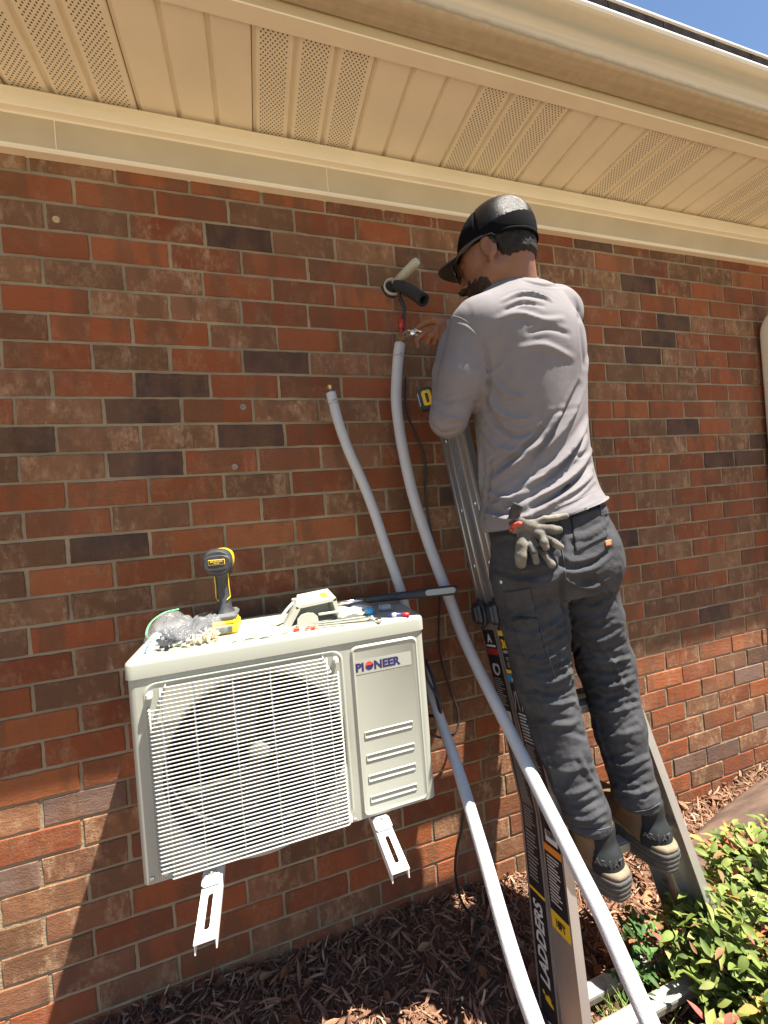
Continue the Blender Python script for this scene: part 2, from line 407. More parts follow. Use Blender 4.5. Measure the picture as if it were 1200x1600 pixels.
# deck above the soffit
MDARK = M('cavity_dark', (.03, .025, .02), .9)
MB().bx(EX0, EX1, -.40, .02, 2.640, 2.66).build('soffit_backing', MDARK, eave)
def xprof(name, prof, mat, parent=eave, x0=EX0, x1=EX1, sm=False, n=1):
    b_ = MB(); xs = np.linspace(0, x1-x0, n+1)
    b_.sheet([(x0, y, z) for y, z in prof], [(q, 0, 0) for q in xs]); return b_.build(name, mat, parent, sm, fix=False)
FR = [(.0, 2.432), (-.030, 2.432), (-.034, 2.436), (-.034, 2.4425)]
xprof('frieze_trim', FR, MALM)
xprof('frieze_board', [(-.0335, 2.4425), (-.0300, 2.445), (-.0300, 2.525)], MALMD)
xprof('soffit_channel', [(-.0300, 2.525), (-.0300, 2.531), (-.046, 2.534), (-.048, 2.538), (-.048, 2.560), (-.040, 2.564), (-.040, 2.589), (-.030, 2.592), (.0, 2.592)], MALM)
xprof('fascia_trim', [(-.320, 2.5965), (-.323, 2.5905), (-.361, 2.5905), (-.363, 2.5925)], MALM)
xprof('fascia_board', [(-.363, 2.5925), (-.363, 2.72), (-.345, 2.72)], MALMD)
MB().bx(EX0, EX1, -.345, -.325, 2.612, 2.73).build('fascia_backing', MDARK, eave)
# seams across frieze
for px in (87, 506):
    x = P(px, 215, -.03)[0]
    MB().bx(x-.0012, x+.0012, -.0318, -.0296, 2.445, 2.526).build('seam', MALM, eave)
# roof above the gutter
MSH = M('shingle', (.07, .058, .055), .92, var=.4, scale=30, bump=.8, bscale=220, spec=.2, bdist=.003)
rb = MB(); sl = math.tan(math.radians(24)); r_ = random.Random(5)
for i in range(26):
    y0 = -.472+i*.135; z0 = 2.742+(y0+.472)*sl
    x = EX0
    while x < EX1:
        w_ = r_.uniform(.16, .3); t_ = r_.uniform(.004, .008) if i else .020
        zz = z0+.006
        n_ = [(x, y0, zz-t_-.004), (min(x+w_-.003, EX1), y0, zz-t_-.004), (min(x+w_-.003, EX1), y0, zz+r_.uniform(0, .002)), (x, y0, zz+r_.uniform(0, .002))]
        n_ += [(x, y0+.15, zz+.15*sl-.001), (min(x+w_-.003, EX1), y0+.15, zz+.15*sl-.001)]
        rb.add(n_, [(0, 1, 2, 3), (3, 2, 5, 4)]); x += w_
rb.build('shingles', MSH, eave, fix=False)
MB().add([(EX0, -.45, 2.735), (EX1, -.45, 2.735), (EX1, 3.2, 2.735+3.65*sl), (EX0, 3.2, 2.735+3.65*sl),
          (EX0, -.45, 2.705), (EX1, -.45, 2.705), (EX1, 3.2, 2.705+3.65*sl), (EX0, 3.2, 2.705+3.65*sl)],
         [(0, 1, 2, 3), (4, 7, 6, 5), (0, 4, 5, 1), (3, 2, 6, 7)]).build('roof_deck', MDARK, eave)
MWH = M('white_sunlit_edge', (.78, .76, .70), .4, var=.05, scale=20)  # near-white colour stands in for sun on the gutter lip and roof edge
MB().bx(EX0, EX1, -.4785, -.4725, 2.7465, 2.7515).build('glint_strip', MWH, eave)  # added pale strip, the sun's glint along the shingle edge put into colour
# gutter
GUT = np.array([1.5, -.43, 2.617])
gut = empty('gutter', GUT, 'almond metal rain gutter with streaky dirt running along the roof edge', 'gutter')
def gutter_material():
    m, t, b, N, Lk = nodes('gutter_paint')
    tc = N('ShaderNodeTexCoord'); mp = N('ShaderNodeMapping'); mp.inputs['Scale'].default_value = (1.2, 60, 60); Lk(tc.outputs['Object'], mp.inputs[0])
    n1 = N('ShaderNodeTexNoise'); n1.inputs['Scale'].default_value = 1.; n1.inputs['Detail'].default_value = 5; Lk(mp.outputs[0], n1.inputs['Vector'])
    cr = N('ShaderNodeValToRGB'); e = cr.color_ramp.elements; e[0].position = .38; e[0].color = (.56, .47, .33, 1); e[1].position = .56; e[1].color = (.66, .55, .39, 1); Lk(n1.outputs[0], cr.inputs[0])
    # grime stripe where the front meets the bottom, and a bluish grey weathered band
    sx = N('ShaderNodeSeparateXYZ'); Lk(tc.outputs['Object'], sx.inputs[0])
    n2 = N('ShaderNodeTexNoise'); n2.inputs['Scale'].default_value = 35; n2.inputs['Detail'].default_value = 6; Lk(tc.outputs['Object'], n2.inputs['Vector'])
    def band(z0, w, col, base, k):
        a = N('ShaderNodeMath'); a.operation = 'MULTIPLY_ADD'; Lk(n2.outputs[0], a.inputs[0]); a.inputs[1].default_value = .006; Lk(sx.outputs['Z'], a.inputs[2])
        s = N('ShaderNodeMath'); s.operation = 'SUBTRACT'; Lk(a.outputs[0], s.inputs[0]); s.inputs[1].default_value = z0+.003
        ab = N('ShaderNodeMath'); ab.operation = 'ABSOLUTE'; Lk(s.outputs[0], ab.inputs[0])
        r = N('ShaderNodeMapRange'); r.inputs['From Min'].default_value = 0; r.inputs['From Max'].default_value = w; r.inputs['To Min'].default_value = k; r.inputs['To Max'].default_value = 0; Lk(ab.outputs[0], r.inputs[0])
        x = N('ShaderNodeMix'); x.data_type = 'RGBA'; Lk(r.outputs[0], x.inputs[0]); Lk(base, x.inputs[6]); x.inputs[7].default_value = (*col, 1); return x.outputs[2]
    c = band(.004, .010, (.19, .15, .10), cr.outputs[0], .8)
    c = band(.045, .018, (.33, .33, .27), c, .75)
    Lk(c, b.inputs['Base Color']); b.inputs['Roughness'].default_value = .5; b.inputs['Specular IOR Level'].default_value = .4
    return m
gp = [(-.366, 2.70), (-.366, 2.6175), (-.372, 2.615), (-.430, 2.615), (-.437, 2.618), (-.441, 2.630), (-.443, 2.640), (-.450, 2.652), (-.462, 2.664), (-.476, 2.672), (-.485, 2.678), (-.488, 2.684)]
o = xprof('gutter_body', gp, gutter_material(), gut, sm=True, n=1); autosmooth(o, 50)
o = xprof('gutter_lip', [(-.488, 2.684), (-.4915, 2.6865), (-.4925, 2.692), (-.490, 2.697), (-.484, 2.6985), (-.478, 2.695)], MWH, gut, sm=True)  # lip painted paler than the gutter body for the sun catching it
MB().bx(EX0, EX1, -.4835, -.368, 2.701, 2.706).build('gutter_guard', M('guard_mesh', (.10, .085, .08), .8, var=.4, scale=90, bump=.6, bscale=300), gut)
# downspout
dsp = MB(); DX = 3.005
def rect_tube(path, w, d, mb, up=(0, 0, 1)):
    path = np.asarray(path, float); T = np.gradient(path, axis=0)
    poly = rrect(-w/2, w/2, -d/2, d/2, .012, 3); v = []
    for p, t in zip(path, T):
        t = t/np.linalg.norm(t); u = np.array([1., 0, 0]); n = np.cross(t, u); n /= np.linalg.norm(n)
        v.append([p+a*u+b*n for a, b in poly])
    k = len(poly); mb.add(np.vstack(v), [(i*k+j, i*k+(j+1) % k, (i+1)*k+(j+1) % k, (i+1)*k+j) for i in range(len(path)-1) for j in range(k)])
path = [(DX, -.045, z) for z in np.linspace(.04, 2.08, 12)]
for i in range(1, 9):
    a = i/8*math.radians(62); path.append((DX+.0, -.045-.10*(1-math.cos(a)), 2.08+.10*math.sin(a)))
path += [(DX, -.34, 2.455), (DX, -.375, 2.50), (DX, -.39, 2.60)]
rect_tube(path, .075, .058, dsp)
o = dsp.build('downspout', MALM, None, True); autosmooth(o, 40)
tag(o, 'almond rectangular downspout with a bent elbow on the brick wall', 'downspout')
for a in (2.10, 2.14, 2.18):
    pass

# ================================================================ ground
MG = M('soil_mulch', (.10, .05, .03), .95, var=.45, scale=30, bump=1., bscale=70, col2=(.20, .105, .062), bdist=.02)
MGR = M('lawn_far', (.195, .165, .105), .95, var=.3, scale=3, bump=.8, bscale=40, bdist=.02)
gx = np.linspace(-1.6, 4.4, 150); gy = np.linspace(.0, -2.6, 70)
def gz(x, y):
    return .022*math.sin(x*2.3+.6)*math.cos(y*3.1)+.012*math.sin(x*7.1+y*5)+.018*math.exp(y/.12)+.025*max(0, (x-1.8))*.6-.01
v = [(x, y, gz(x, y)) for x in gx for y in gy]
ny = len(gy)
MULCH = mk('ground', v, [(i*ny+j, i*ny+j+1, (i+1)*ny+j+1, (i+1)*ny+j) for i in range(len(gx)-1) for j in range(ny-1)], MG, None, True)
bm = bmesh.new(); bm.from_mesh(MULCH.data); bmesh.ops.recalc_face_normals(bm, faces=bm.faces)
if sum(fc.normal.z for fc in bm.faces) < 0: bmesh.ops.reverse_faces(bm, faces=bm.faces)
bm.to_mesh(MULCH.data); bm.free()
tag(MULCH, kind='structure')
tag(mk('lawn', [(-60, -60, -.07), (60, -60, -.07), (60, 60, -.07), (-60, 60, -.07)], [(0, 1, 2, 3)], MGR), kind='structure')
def attr_mat(name, attr, rough=.9, bump=.5, bscale=120, spec=.2, trans=0.0, stretch=None, sss=0.):
    m, t, b, N, Lk = nodes(name)
    a = N('ShaderNodeAttribute'); a.attribute_name = attr
    tc = N('ShaderNodeTexCoord'); n = N('ShaderNodeTexNoise'); n.inputs['Scale'].default_value = bscale; n.inputs['Detail'].default_value = 5
    src = tc.outputs['Object']
    if stretch:
        mp = N('ShaderNodeMapping'); mp.inputs['Scale'].default_value = stretch; Lk(src, mp.inputs[0]); src = mp.outputs[0]
    Lk(src, n.inputs['Vector'])
    mr = N('ShaderNodeMapRange'); mr.inputs['To Min'].default_value = .72; mr.inputs['To Max'].default_value = 1.25; Lk(n.outputs[0], mr.inputs[0])
    vm = N('ShaderNodeVectorMath'); vm.operation = 'SCALE'; Lk(a.outputs['Color'], vm.inputs[0]); Lk(mr.outputs[0], vm.inputs['Scale'])
    Lk(vm.outputs[0], b.inputs['Base Color']); b.inputs['Roughness'].default_value = rough; b.inputs['Specular IOR Level'].default_value = spec
    bp = N('ShaderNodeBump'); bp.inputs['Strength'].default_value = bump; bp.inputs['Distance'].default_value = .002; Lk(n.outputs[0], bp.inputs['Height']); Lk(bp.outputs[0], b.inputs['Normal'])
    if trans > 0:
        tr = N('ShaderNodeBsdfTranslucent'); Lk(vm.outputs[0], tr.inputs[0]); ms = N('ShaderNodeMixShader'); ms.inputs[0].default_value = trans
        out = t.nodes['Material Output']; Lk(b.outputs[0], ms.inputs[1]); Lk(tr.outputs[0], ms.inputs[2]); Lk(ms.outputs[0], out.inputs[0])
    return m
def chips(n, seed, xr, yr, name, zoff=0., smin=.009, smax=.045):
    R = np.random.RandomState(seed); V = []; F = []; Cc = []
    for i in range(n):
        x = R.uniform(*xr); y = -abs(R.uniform(0, 1)**1.15)*(yr[1]-yr[0])-yr[0]
        L_ = R.uniform(smin, smax)*(.8 if R.rand() < .55 else 1.5); w_ = L_*R.uniform(.07, .2); th = w_*R.uniform(.2, .5)
        a = R.uniform(0, np.pi*2); tilt = R.normal(0, .32); roll = R.normal(0, .6)
        d = np.array([math.cos(a)*math.cos(tilt), math.sin(a)*math.cos(tilt), math.sin(tilt)])
        s = np.cross(d, (0, 0, 1)); s /= np.linalg.norm(s); u = np.cross(s, d)
        s, u = s*math.cos(roll)+u*math.sin(roll), -s*math.sin(roll)+u*math.cos(roll)
        c = np.array([x, y, gz(x, y)+R.uniform(0, .024)+zoff+abs(math.sin(tilt))*L_*.3])
        bend = R.normal(0, .12)*L_
        n0 = len(V)
        for k, (t_, ww) in enumerate(((-.5, R.uniform(.1, .7)), (-.15, 1), (.2, R.uniform(.7, 1.1)), (.5, R.uniform(.05, .5)))):
            cc = c+d*L_*t_+u*bend*(1-4*t_*t_)
            V += [cc-s*w_*ww*.5, cc+s*w_*ww*.5, cc+u*th]
        for k in range(3):
            a0 = n0+k*3
            F += [(a0, a0+2, a0+5, a0+3), (a0+2, a0+1, a0+4, a0+5), (a0+1, a0, a0+3, a0+4)]
        F += [(n0, n0+1, n0+2), (n0+9, n0+11, n0+10)]
        k = R.rand(); base = np.array([.21, .105, .062])*(1-k)+np.array([.36, .215, .135])*k if R.rand() < .8 else np.array([.11, .055, .038])
        if R.rand() < .06: base = np.array([.42, .30, .20])
        base = base*R.uniform(.75, 1.15); Cc += [(*base, 1)]*12
    o = mk(name, V, F, MCHIP, None, False, attrs={'bc': ('FLOAT_COLOR', 'POINT', Cc)})
    return tag(o, kind='stuff', label='loose red brown shredded bark mulch', cat='mulch')
MCHIP = attr_mat('bark_chip', 'bc', .9, .7, 150)
chips(24000, 3, (.0, 3.9), (0.0, .85), 'mulch')
# fallen leaves
def leaf_blade(c, d, u, L_, w_, fold=.25, curl=.2, n=5):
    d = np.asarray(d, float); d /= np.linalg.norm(d); s = np.cross(d, u); s /= np.linalg.norm(s)+1e-9; nrm = np.cross(s, d)
    V = []; 
    for i in range(n+1):
        t_ = i/n; wd = w_*math.sin(math.pi*min(1, t_**.8*.98+.02))**.9*.5 if 0 < i < n else 0.0004
        cc = c+d*L_*t_-nrm*curl*L_*t_*t_
        V += [cc-s*wd+nrm*wd*fold*2, cc, cc+s*wd+nrm*wd*fold*2]
    F = []
    for i in range(n):
        a = i*3; F += [(a, a+1, a+4, a+3), (a+1, a+2, a+5, a+4)]
    return V, F
# ================================================================ outdoor unit
MAC = M('cabinet_enamel', (.335, .342, .288), .42, var=.03, scale=6, bump=.05, bscale=500, spec=.45)
MAC2 = M('cabinet_enamel_panel', (.33, .338, .284), .42, var=.03, scale=6, bump=.05, bscale=500, spec=.45)
MWIRE = M('wire_white', (.52, .52, .48), .35, var=.03, scale=20, spec=.5)
MBLK = M('black_inside', (.022, .022, .024), .6, var=.3, scale=40)
MFAN = M('fan_plastic', (.095, .094, .078), .7, var=.05, scale=10)
MSCR = M('zinc_screw', (.6, .6, .58), .3, metal=.9, var=.1, scale=200)
AX0, AX1, AY0, AY1, AZ0, AZ1 = .322, 1.001, -.350, -.085, .636, 1.086
ac = empty('condenser_unit', ((AX0+AX1)/2, (AY0+AY1)/2, AZ0), 'cream outdoor heat pump unit with a round wire grilled fan, on the brick wall', 'heat pump')
def shell_front():
    "front plate with a round opening and pressed rim, one mesh"
    b = MB(); yf = AY0; cx, cz, R_ = .574, .836, .200
    # rounded outer edges of the cabinet: sweep of a rounded rect outline in xy
    out = [(AX0, AY1)]
    for i in range(7):
        a = math.radians(180+90*i/6); out.append((AX0+.016+.016*math.cos(a), AY0+.016+.016*math.sin(a)))
    for i in range(7):
        a = math.radians(270+90*i/6); out.append((AX1-.016+.016*math.cos(a), AY0+.016+.016*math.sin(a)))
    out.append((AX1, AY1))
    left = out[:8]; right = out[7+1-1+0:]
    # left side, right side walls
    b.sheet([(x, y, AZ0) for x, y in out[:8]], [(0, 0, 0), (0, 0, AZ1-AZ0)])
    b.sheet([(x, y, AZ0) for x, y in out[8:]], [(0, 0, 0), (0, 0, AZ1-AZ0)])
    b.bx(AX0, AX1, AY1-.001, AY1, AZ0, AZ1)
    # bottom with a turned lip
    b.bx(AX0+.004, AX1-.004, AY0+.006, AY1, AZ0-.001, AZ0+.001)
    b.sheet([(AX0+.016, AY0, AZ0), (AX0+.016, AY0+.006, AZ0-.004), (AX0+.016, AY0+.014, AZ0-.004)], [(0, 0, 0), (AX1-AX0-.032, 0, 0)])
    # front plate around the opening: ring of quads from circle to rectangle
    n = 96; xa, xb, za, zb = AX0+.016, .795, AZ0, AZ1
    def rectpt(a):
        dx, dz = math.cos(a), math.sin(a); t = 1e9
        if dx > 0: t = min(t, (xb-cx)/dx)
        if dx < 0: t = min(t, (xa-cx)/dx)
        if dz > 0: t = min(t, (zb-cz)/dz)
        if dz < 0: t = min(t, (za-cz)/dz)
        return cx+dx*t, cz+dz*t
    angs = sorted(set([2*math.pi*i/n for i in range(n)]+[math.atan2(z-cz, x-cx) % (2*math.pi) for x in (xa, xb) for z in (za, zb)]))
    rings = []
    for kind in range(4):
        pts = []
        for a in angs:
            if kind == 0: x, z = rectpt(a); y = yf
            else:
                r, y = [(R_+.012, yf), (R_+.006, yf+.002), (R_, yf+.008), (R_-.006, yf+.03), (R_-.004, yf+.085)][kind-1]
                x, z = cx+r*math.cos(a), cz+r*math.sin(a)
            pts.append((x, y, z))
        rings.append(pts)
    m = len(angs)
    b.add(np.array(rings).reshape(-1, 3), [(i*m+j, i*m+(j+1) % m, (i+1)*m+(j+1) % m, (i+1)*m+j) for i in range(3) for j in range(m)])
    b.bx(.795, AX1-.016, yf, yf+.001, AZ0, AZ1)
    return b
o = shell_front().build('cabinet', MAC, ac, fix=False); autosmooth(o, 35)
b = MB(); n_ = 96; V = []
for r, y in ((.2003, AY0+.0079), (.1945, AY0+.03), (.196, AY0+.085)):
    V += [(.574+r*math.cos(2*math.pi*i/n_), y, .836+r*math.sin(2*math.pi*i/n_)) for i in range(n_)]
b.add(V, [(k*n_+i, k*n_+(i+1) % n_, (k+1)*n_+(i+1) % n_, (k+1)*n_+i) for k in range(2) for i in range(n_)])
b.build('fan_shroud', M('shroud_dark', (.05, .05, .045), .8), ac, True, fix=False)
# pressed rounded-rectangle rim around the grille area
def rim(name, x0, x1, z0, z1, r, w, h, y, mat, parent, fill=False, depth=0):
    a_ = rrect(x0, x1, z0, z1, r, 8); b_ = MB(); k = len(a_)
    cx, cz = (x0+x1)/2, (z0+z1)/2
    def ins(d): return rrect(x0+d, x1-d, z0+d, z1-d, max(r-d, .003), 8)
    prof = [(0, 0.0005), (w*.35, -h*.8), (w*.5, -h), (w*.65, -h*.8), (w, 0 if not fill else -h*fill)]
    V = []
    for d, dy in prof: V += [(x, y+dy, z) for x, z in ins(d)]
    F = [(i*k+j, i*k+(j+1) % k, (i+1)*k+(j+1) % k, (i+1)*k+j) for i in range(len(prof)-1) for j in range(k)]
    if fill: F.append([(len(prof)-1)*k+j for j in range(k)])
    b_.add(V, F); o = b_.build(name, mat, parent, fix=False)
    for p_ in o.data.polygons: pass
    autosmooth(o, 40); return o
rim('front_rim', .350, .786, .640, 1.063, .03, .010, .0025, AY0, MAC, ac)
rim('service_panel', .803, .981, .640, 1.063, .018, .012, .0055, AY0, MAC2, ac, fill=.55)
# ribs pressed into the service panel
SP = ac
for y_, (xl, xr) in zip((1141, 1176, 1208, 1240), ((569, 646), (572, 649), (575, 651), (578, 653))):
    zc = P((xl+xr)/2, y_-1, AY0-.004)[2]; x0 = P(xl, y_+6, AY0-.004)[0]; x1 = P(xr, y_-8, AY0-.004)[0]
    rim('pressed_rib', x0, x1, zc-.0095, zc+.0085, .003, .0042, .0022, AY0-.0031, MAC2, ac)
# lid
b = MB(); LX0, LX1, LY0, LY1 = AX0-.0035, AX1+.0035, AY0-.0045, AY1+.006
ring = lambda d, z, r: [(x, y, z) for x, y in rrect(LX0+d, LX1-d, LY0+d, LY1-d, max(.004, r-d), 5)]
prof = [(.0, AZ1-.012), (0, AZ1+.016), (.0015, AZ1+.021), (.005, AZ1+.0245), (.012, AZ1+.0265), (.017, AZ1+.0265), (.021, AZ1+.0245)]
V = []; 
for d, z in prof: V += ring(d, z, .018)
k = len(ring(0, 0, .018))
F = [(i*k+j, i*k+(j+1) % k, (i+1)*k+(j+1) % k, (i+1)*k+j) for i in range(len(prof)-1) for j in range(k)]
F.append([(len(prof)-1)*k+j for j in range(k)])
b.add(V, F); LIDZ = AZ1+.0245
lid = b.build('top_lid', MAC, ac, fix=False); autosmooth(lid, 40)
# inside: shroud back, coil, fan
cx, cz, R_ = .574, .836, .200
MB().bx(AX0+.02, .79, AY0+.20, AY0+.21, AZ0+.02, AZ1-.02).build('coil', MBLK, ac)
MB().bx(AX0+.004, .79, AY0+.083, AY0+.085, AZ0+.02, AZ1-.02)
b = MB(); b.lathe((cx, AY0+.036, cz), (0, 1, 0), [(0, .001), (0, .016), (.004, .022), (.012, .026), (.035, .027), (.04, .02)], 32)
fan = b.build('fan', MFAN, ac); autosmooth(fan, 40)
for k in range(3):
    b = MB(); V = []; nr, na = 8, 10; a0 = math.radians(100+120*k)
    for i in range(nr+1):
        r = .024+(R_-.014-.024)*i/nr; sweep = math.radians(-28*(i/nr)); span = math.radians(62+10*math.sin(i/nr*3))
        for j in range(na+1):
            a = a0+sweep+span*j/na; y = AY0+.048+.034*(j/na)+.006*math.sin(j/na*math.pi)
            V.append((cx+r*math.cos(a), y, cz+r*math.sin(a)))
    b.add(V, [(i*(na+1)+j, i*(na+1)+j+1, (i+1)*(na+1)+j+1, (i+1)*(na+1)+j) for i in range(nr) for j in range(na)])
    o = b.build('fan_blade', MFAN, fan, True, fix=False)
    o.modifiers.new('s', 'SOLIDIFY').thickness = .0012
# wire grille: bent horizontal wires with uprights
b = MB(); yo = AY0-.021; xl, xr = .362, .770; nW = 47; zt, zb = 1.052, .6495
for i in range(nW):
    z = zt+(zb-zt)*i/(nW-1)
    x0, x1 = (xl, xr)
    if i < 5: x0 = xl+.030-.003*i if i else xl+.034; x1 = xr-.034+.004*i
    if i > nW-3: x0 = xl+.02
    b.tube([(x0, yo+.019, z), (x0+.0015, yo+.003, z), (x0+.005, yo, z), (x1-.005, yo, z), (x1-.0015, yo+.003, z), (x1, yo+.019, z)], .0017, 6)
for x in (xl+.001, xl+.027, .4525, .5330, .6135, .694, xr-.027, xr-.001):
    z0, z1 = (zb, zt) if xl+.01 < x < xr-.01 else (zb, zt-.045)
    yy = yo+.0030 if xl+.01 < x < xr-.01 else yo+.014
    b.tube([(x, yy, z0), (x, yy, z1)], .0016, 6)
o = b.build('wire_grille', MWIRE, ac, True)
for x, z in ((.366, 1.038), (.766, 1.040), (.372, .664), (.770, .655)):
    MB().box((x, AY0-.010, z), (.012, .018, .014), None, .003).build('grille_clip', MWIRE, ac)
for px, py in ((238, 1373), (261, 1362), (534, 1283), (555, 1281), (637, 1236)):
    p = P(px, py, AY0)
    MB().lathe((p[0], AY0, p[2]), (0, -1, 0), [(0, .0052), (.0015, .0050), (.0028, .003), (.0028, .001)], 14).build('screw', MSCR, ac, True)
# hub badge glints, maker's plate
MNAVY = M('badge_navy', (.018, .015, .10), .4, var=.02); MRED = M('badge_red', (.62, .05, .03), .4, var=.02)
MPLATE = M('sticker_clear', (.35, .356, .305), .3, var=.02)
pA = P(556, 1053, AY0-.0035); pB = P(640, 1027, AY0-.0035)
ux = np.array([1., 0, 0]); uz = np.array([0, 0, 1.]); un = np.array([0, -1., 0])
yS = AY0-.0031
wd = pB[0]-pA[0]; zl = (P(558, 1049, yS)[2]+P(640, 1034, yS)[2])/2
pl = MB().bx(pA[0]-.002, pB[0]+.004, yS-.0006, yS-.0002, zl-.008, zl+.026).build('name_plate', MPLATE, ac)
text('name_text', 'PI', .0275, (pA[0], yS-.0008, zl), ux, uz, un, MNAVY, pl, .0004, .0011, 0, 1.06)
text('name_text', 'NEER', .0275, (pA[0]+.0470, yS-.0008, zl), ux, uz, un, MNAVY, pl, .0004, .0011, 0, 1.03)
# O drawn as a two coloured swirl disc
oc = (pA[0]+.0355, zl+.0100); ro = .0105
def half(sgn):
    pts = []
    for i in range(17):
        a = math.radians(25+180*i/16)+(0 if sgn > 0 else math.pi); pts.append((oc[0]+ro*math.cos(a), oc[1]+ro*math.sin(a)))
    p0, p1 = np.array(pts[-1]), np.array(pts[0]); n_ = np.array([-(p1-p0)[1], (p1-p0)[0]]); n_ /= np.linalg.norm(n_)
    for i in range(1, 12):
        t_ = i/12; q = p0+(p1-p0)*t_+n_*(.0022*math.sin(2*math.pi*t_)*1.0+(-.0009)); pts.append(tuple(q))
    return pts
MB().prism(half(1), (0, yS-.0008, 0), ux, uz, un, .0004).build('badge_swirl', MRED, pl)
MB().prism(half(-1), (0, yS-.0008, 0), ux, uz, un, .0004).build('badge_swirl', MNAVY, pl)
# ---- wall brackets
MBRK = M('white_steel', (.66, .66, .64), .4, var=.03, scale=30, spec=.5)
MRUB = M('white_rubber_foot', (.70, .69, .66), .6, var=.05)
for xc, lab in ((.460, 'white slotted steel bracket arm under the left end of the unit'), (.848, 'white slotted steel bracket arm under the right end of the unit')):
    br = empty('wall_bracket', (xc, -.25, .60), lab, 'bracket', 'steel brackets holding the unit')
    y0, y1 = -.500, -.012; zt = .617; w = .040
    b = MB(); s0, s1 = y0+.028, y0+.098; sw = .0052; n = 6
    # top plate with a slot: outline ring strips
    outer = [(-w/2, y0), (w/2, y0), (w/2, y0+.128), (-w/2, y0+.128)]
    sl_ = []
    for i in range(n+1): a = math.pi*i/n; sl_.append((sw*math.cos(a), s1+sw*math.sin(a)))
    for i in range(n+1): a = math.pi+math.pi*i/n; sl_.append((sw*math.cos(a), s0+sw*math.sin(a)))
    bm = bmesh.new()
    def addloop(pts, z): 
        vs = [bm.verts.new((xc+x, y, z)) for x, y in pts]; return vs, [bm.edges.new((vs[i], vs[(i+1) % len(vs)])) for i in range(len(vs))]
    vo_, eo = addloop(outer, zt); vi_, ei = addloop(sl_, zt)
    bmesh.ops.triangle_fill(bm, use_beauty=True, use_dissolve=False, edges=eo+ei)
    r_ = bmesh.ops.extrude_face_region(bm, geom=bm.faces[:]); 
    bmesh.ops.translate(bm, vec=(0, 0, -.0025), verts=[g for g in r_['geom'] if isinstance(g, bmesh.types.BMVert)])
    bm.verts.index_update(); b.add([q.co[:] for q in bm.verts], [[q.index for q in fc.verts] for fc in bm.faces]); bm.free()
    b.bx(xc-w/2, xc+w/2, y0+.128, y1, zt-.0025, zt)
    b.bx(xc-w/2, xc-w/2+.0025, y0+.004, y1, zt-.024, zt-.0025); b.bx(xc+w/2-.0025, xc+w/2, y0+.004, y1, zt-.024, zt-.0025)
    b.build('arm', MBRK, br)
    b = MB(); b.bx(xc-.021, xc+.021, -.0135, -.0095, .594, 1.02)
    b.build('upright', MBRK, br)
    b = MB(); b.box((xc, -.362, zt+.006), (.042, .044, .012), None, .005); b.box((xc, -.366, zt+.013), (.030, .03, .006), None, .002)
    b.build('rubber_foot', MRUB, br)
    MB().lathe((xc, -.368, zt+.015), (0, 0, 1), [(0, .0075), (.005, .0075), (.0055, .004), (.009, .004)], 6).build('bolt', MSCR, br)

# ================================================================ things lying on the lid
Z = LIDZ
MYEL = M('tool_yellow', (.80, .52, .02), .4, var=.05, scale=20); MTBLK = M('tool_black', (.035, .036, .04), .55, var=.3, scale=60, bump=.2, bscale=400)
MTGRY = M('tool_grey', (.10, .10, .105), .6, var=.15, scale=40)
def ellsec(secs, mb, seg=20, expo=2.0):
    "loft of ellipses: (center, u, v, a, b)"
    V = []
    for c, u, w, a, b_ in secs:
        t_ = np.arange(seg)/seg*2*np.pi; ca, sa = np.cos(t_), np.sin(t_); e = 2/expo
        x = a*np.sign(ca)*abs(ca)**e; y = b_*np.sign(sa)*abs(sa)**e
        V.append(np.array(c)+x[:, None]*np.array(u)+y[:, None]*np.array(w))
    k = seg; n = len(secs)
    mb.add(np.vstack(V), [(i*k+j, i*k+(j+1) % k, (i+1)*k+(j+1) % k, (i+1)*k+j) for i in range(n-1) for j in range(k)]+[list(range(k))[::-1], list(range((n-1)*k, n*k))])
dc = P(360, 992, -.215); dx_, dy_ = .514, -.205
drill = empty('cordless_drill', (dx_, dy_, Z), 'black and yellow cordless drill standing upright on its battery on the unit lid', 'drill')
fw = np.array([.06, .998, 0]); rt = np.array([.998, -.06, 0]); up = np.array([0, 0, 1.])
def D(a, f, u): return np.array([dx_, dy_, Z])+rt*a+fw*f+up*u
Rm = np.stack([rt, fw, up], 1)
b = MB(); b.box(D(0, .005, .014), (.064, .086, .028), Rm, .006); b.box(D(0, -.002, .031), (.058, .070, .012), Rm, .004); b.build('battery', MYEL, drill); 
b = MB(); b.box(D(0, .004, .043), (.062, .084, .018), Rm, .007); b.box(D(0, -.038, .014), (.040, .008, .016), Rm, .002); b.box(D(-.034, .0, .018), (.006, .05, .012), Rm, .002); b.build('base', MTGRY, drill)
b = MB(); ellsec([(D(0, -.002+f, z), rt, fw, a, b_) for z, f, a, b_ in ((.050, 0, .026, .030), (.062, .0, .0185, .023), (.085, .001, .0165, .021), (.11, .002, .0155, .0205), (.135, .004, .0165, .022), (.150, .008, .021, .03), (.160, .012, .024, .04))], b)
o = b.build('grip', MTBLK, drill, True); autosmooth(o, 50)
b = MB(); ellsec([(D(0, f, .185), rt, up, a, b_) for f, a, b_ in ((-.062, .020, .017), (-.060, .026, .024), (-.050, .030, .029), (-.03, .0315, .0305), (.02, .031, .030), (.045, .028, .027), (.06, .024, .024))], b, 28, 2.4)
o = b.build('motor_housing', MYEL, drill, True)
b = MB()
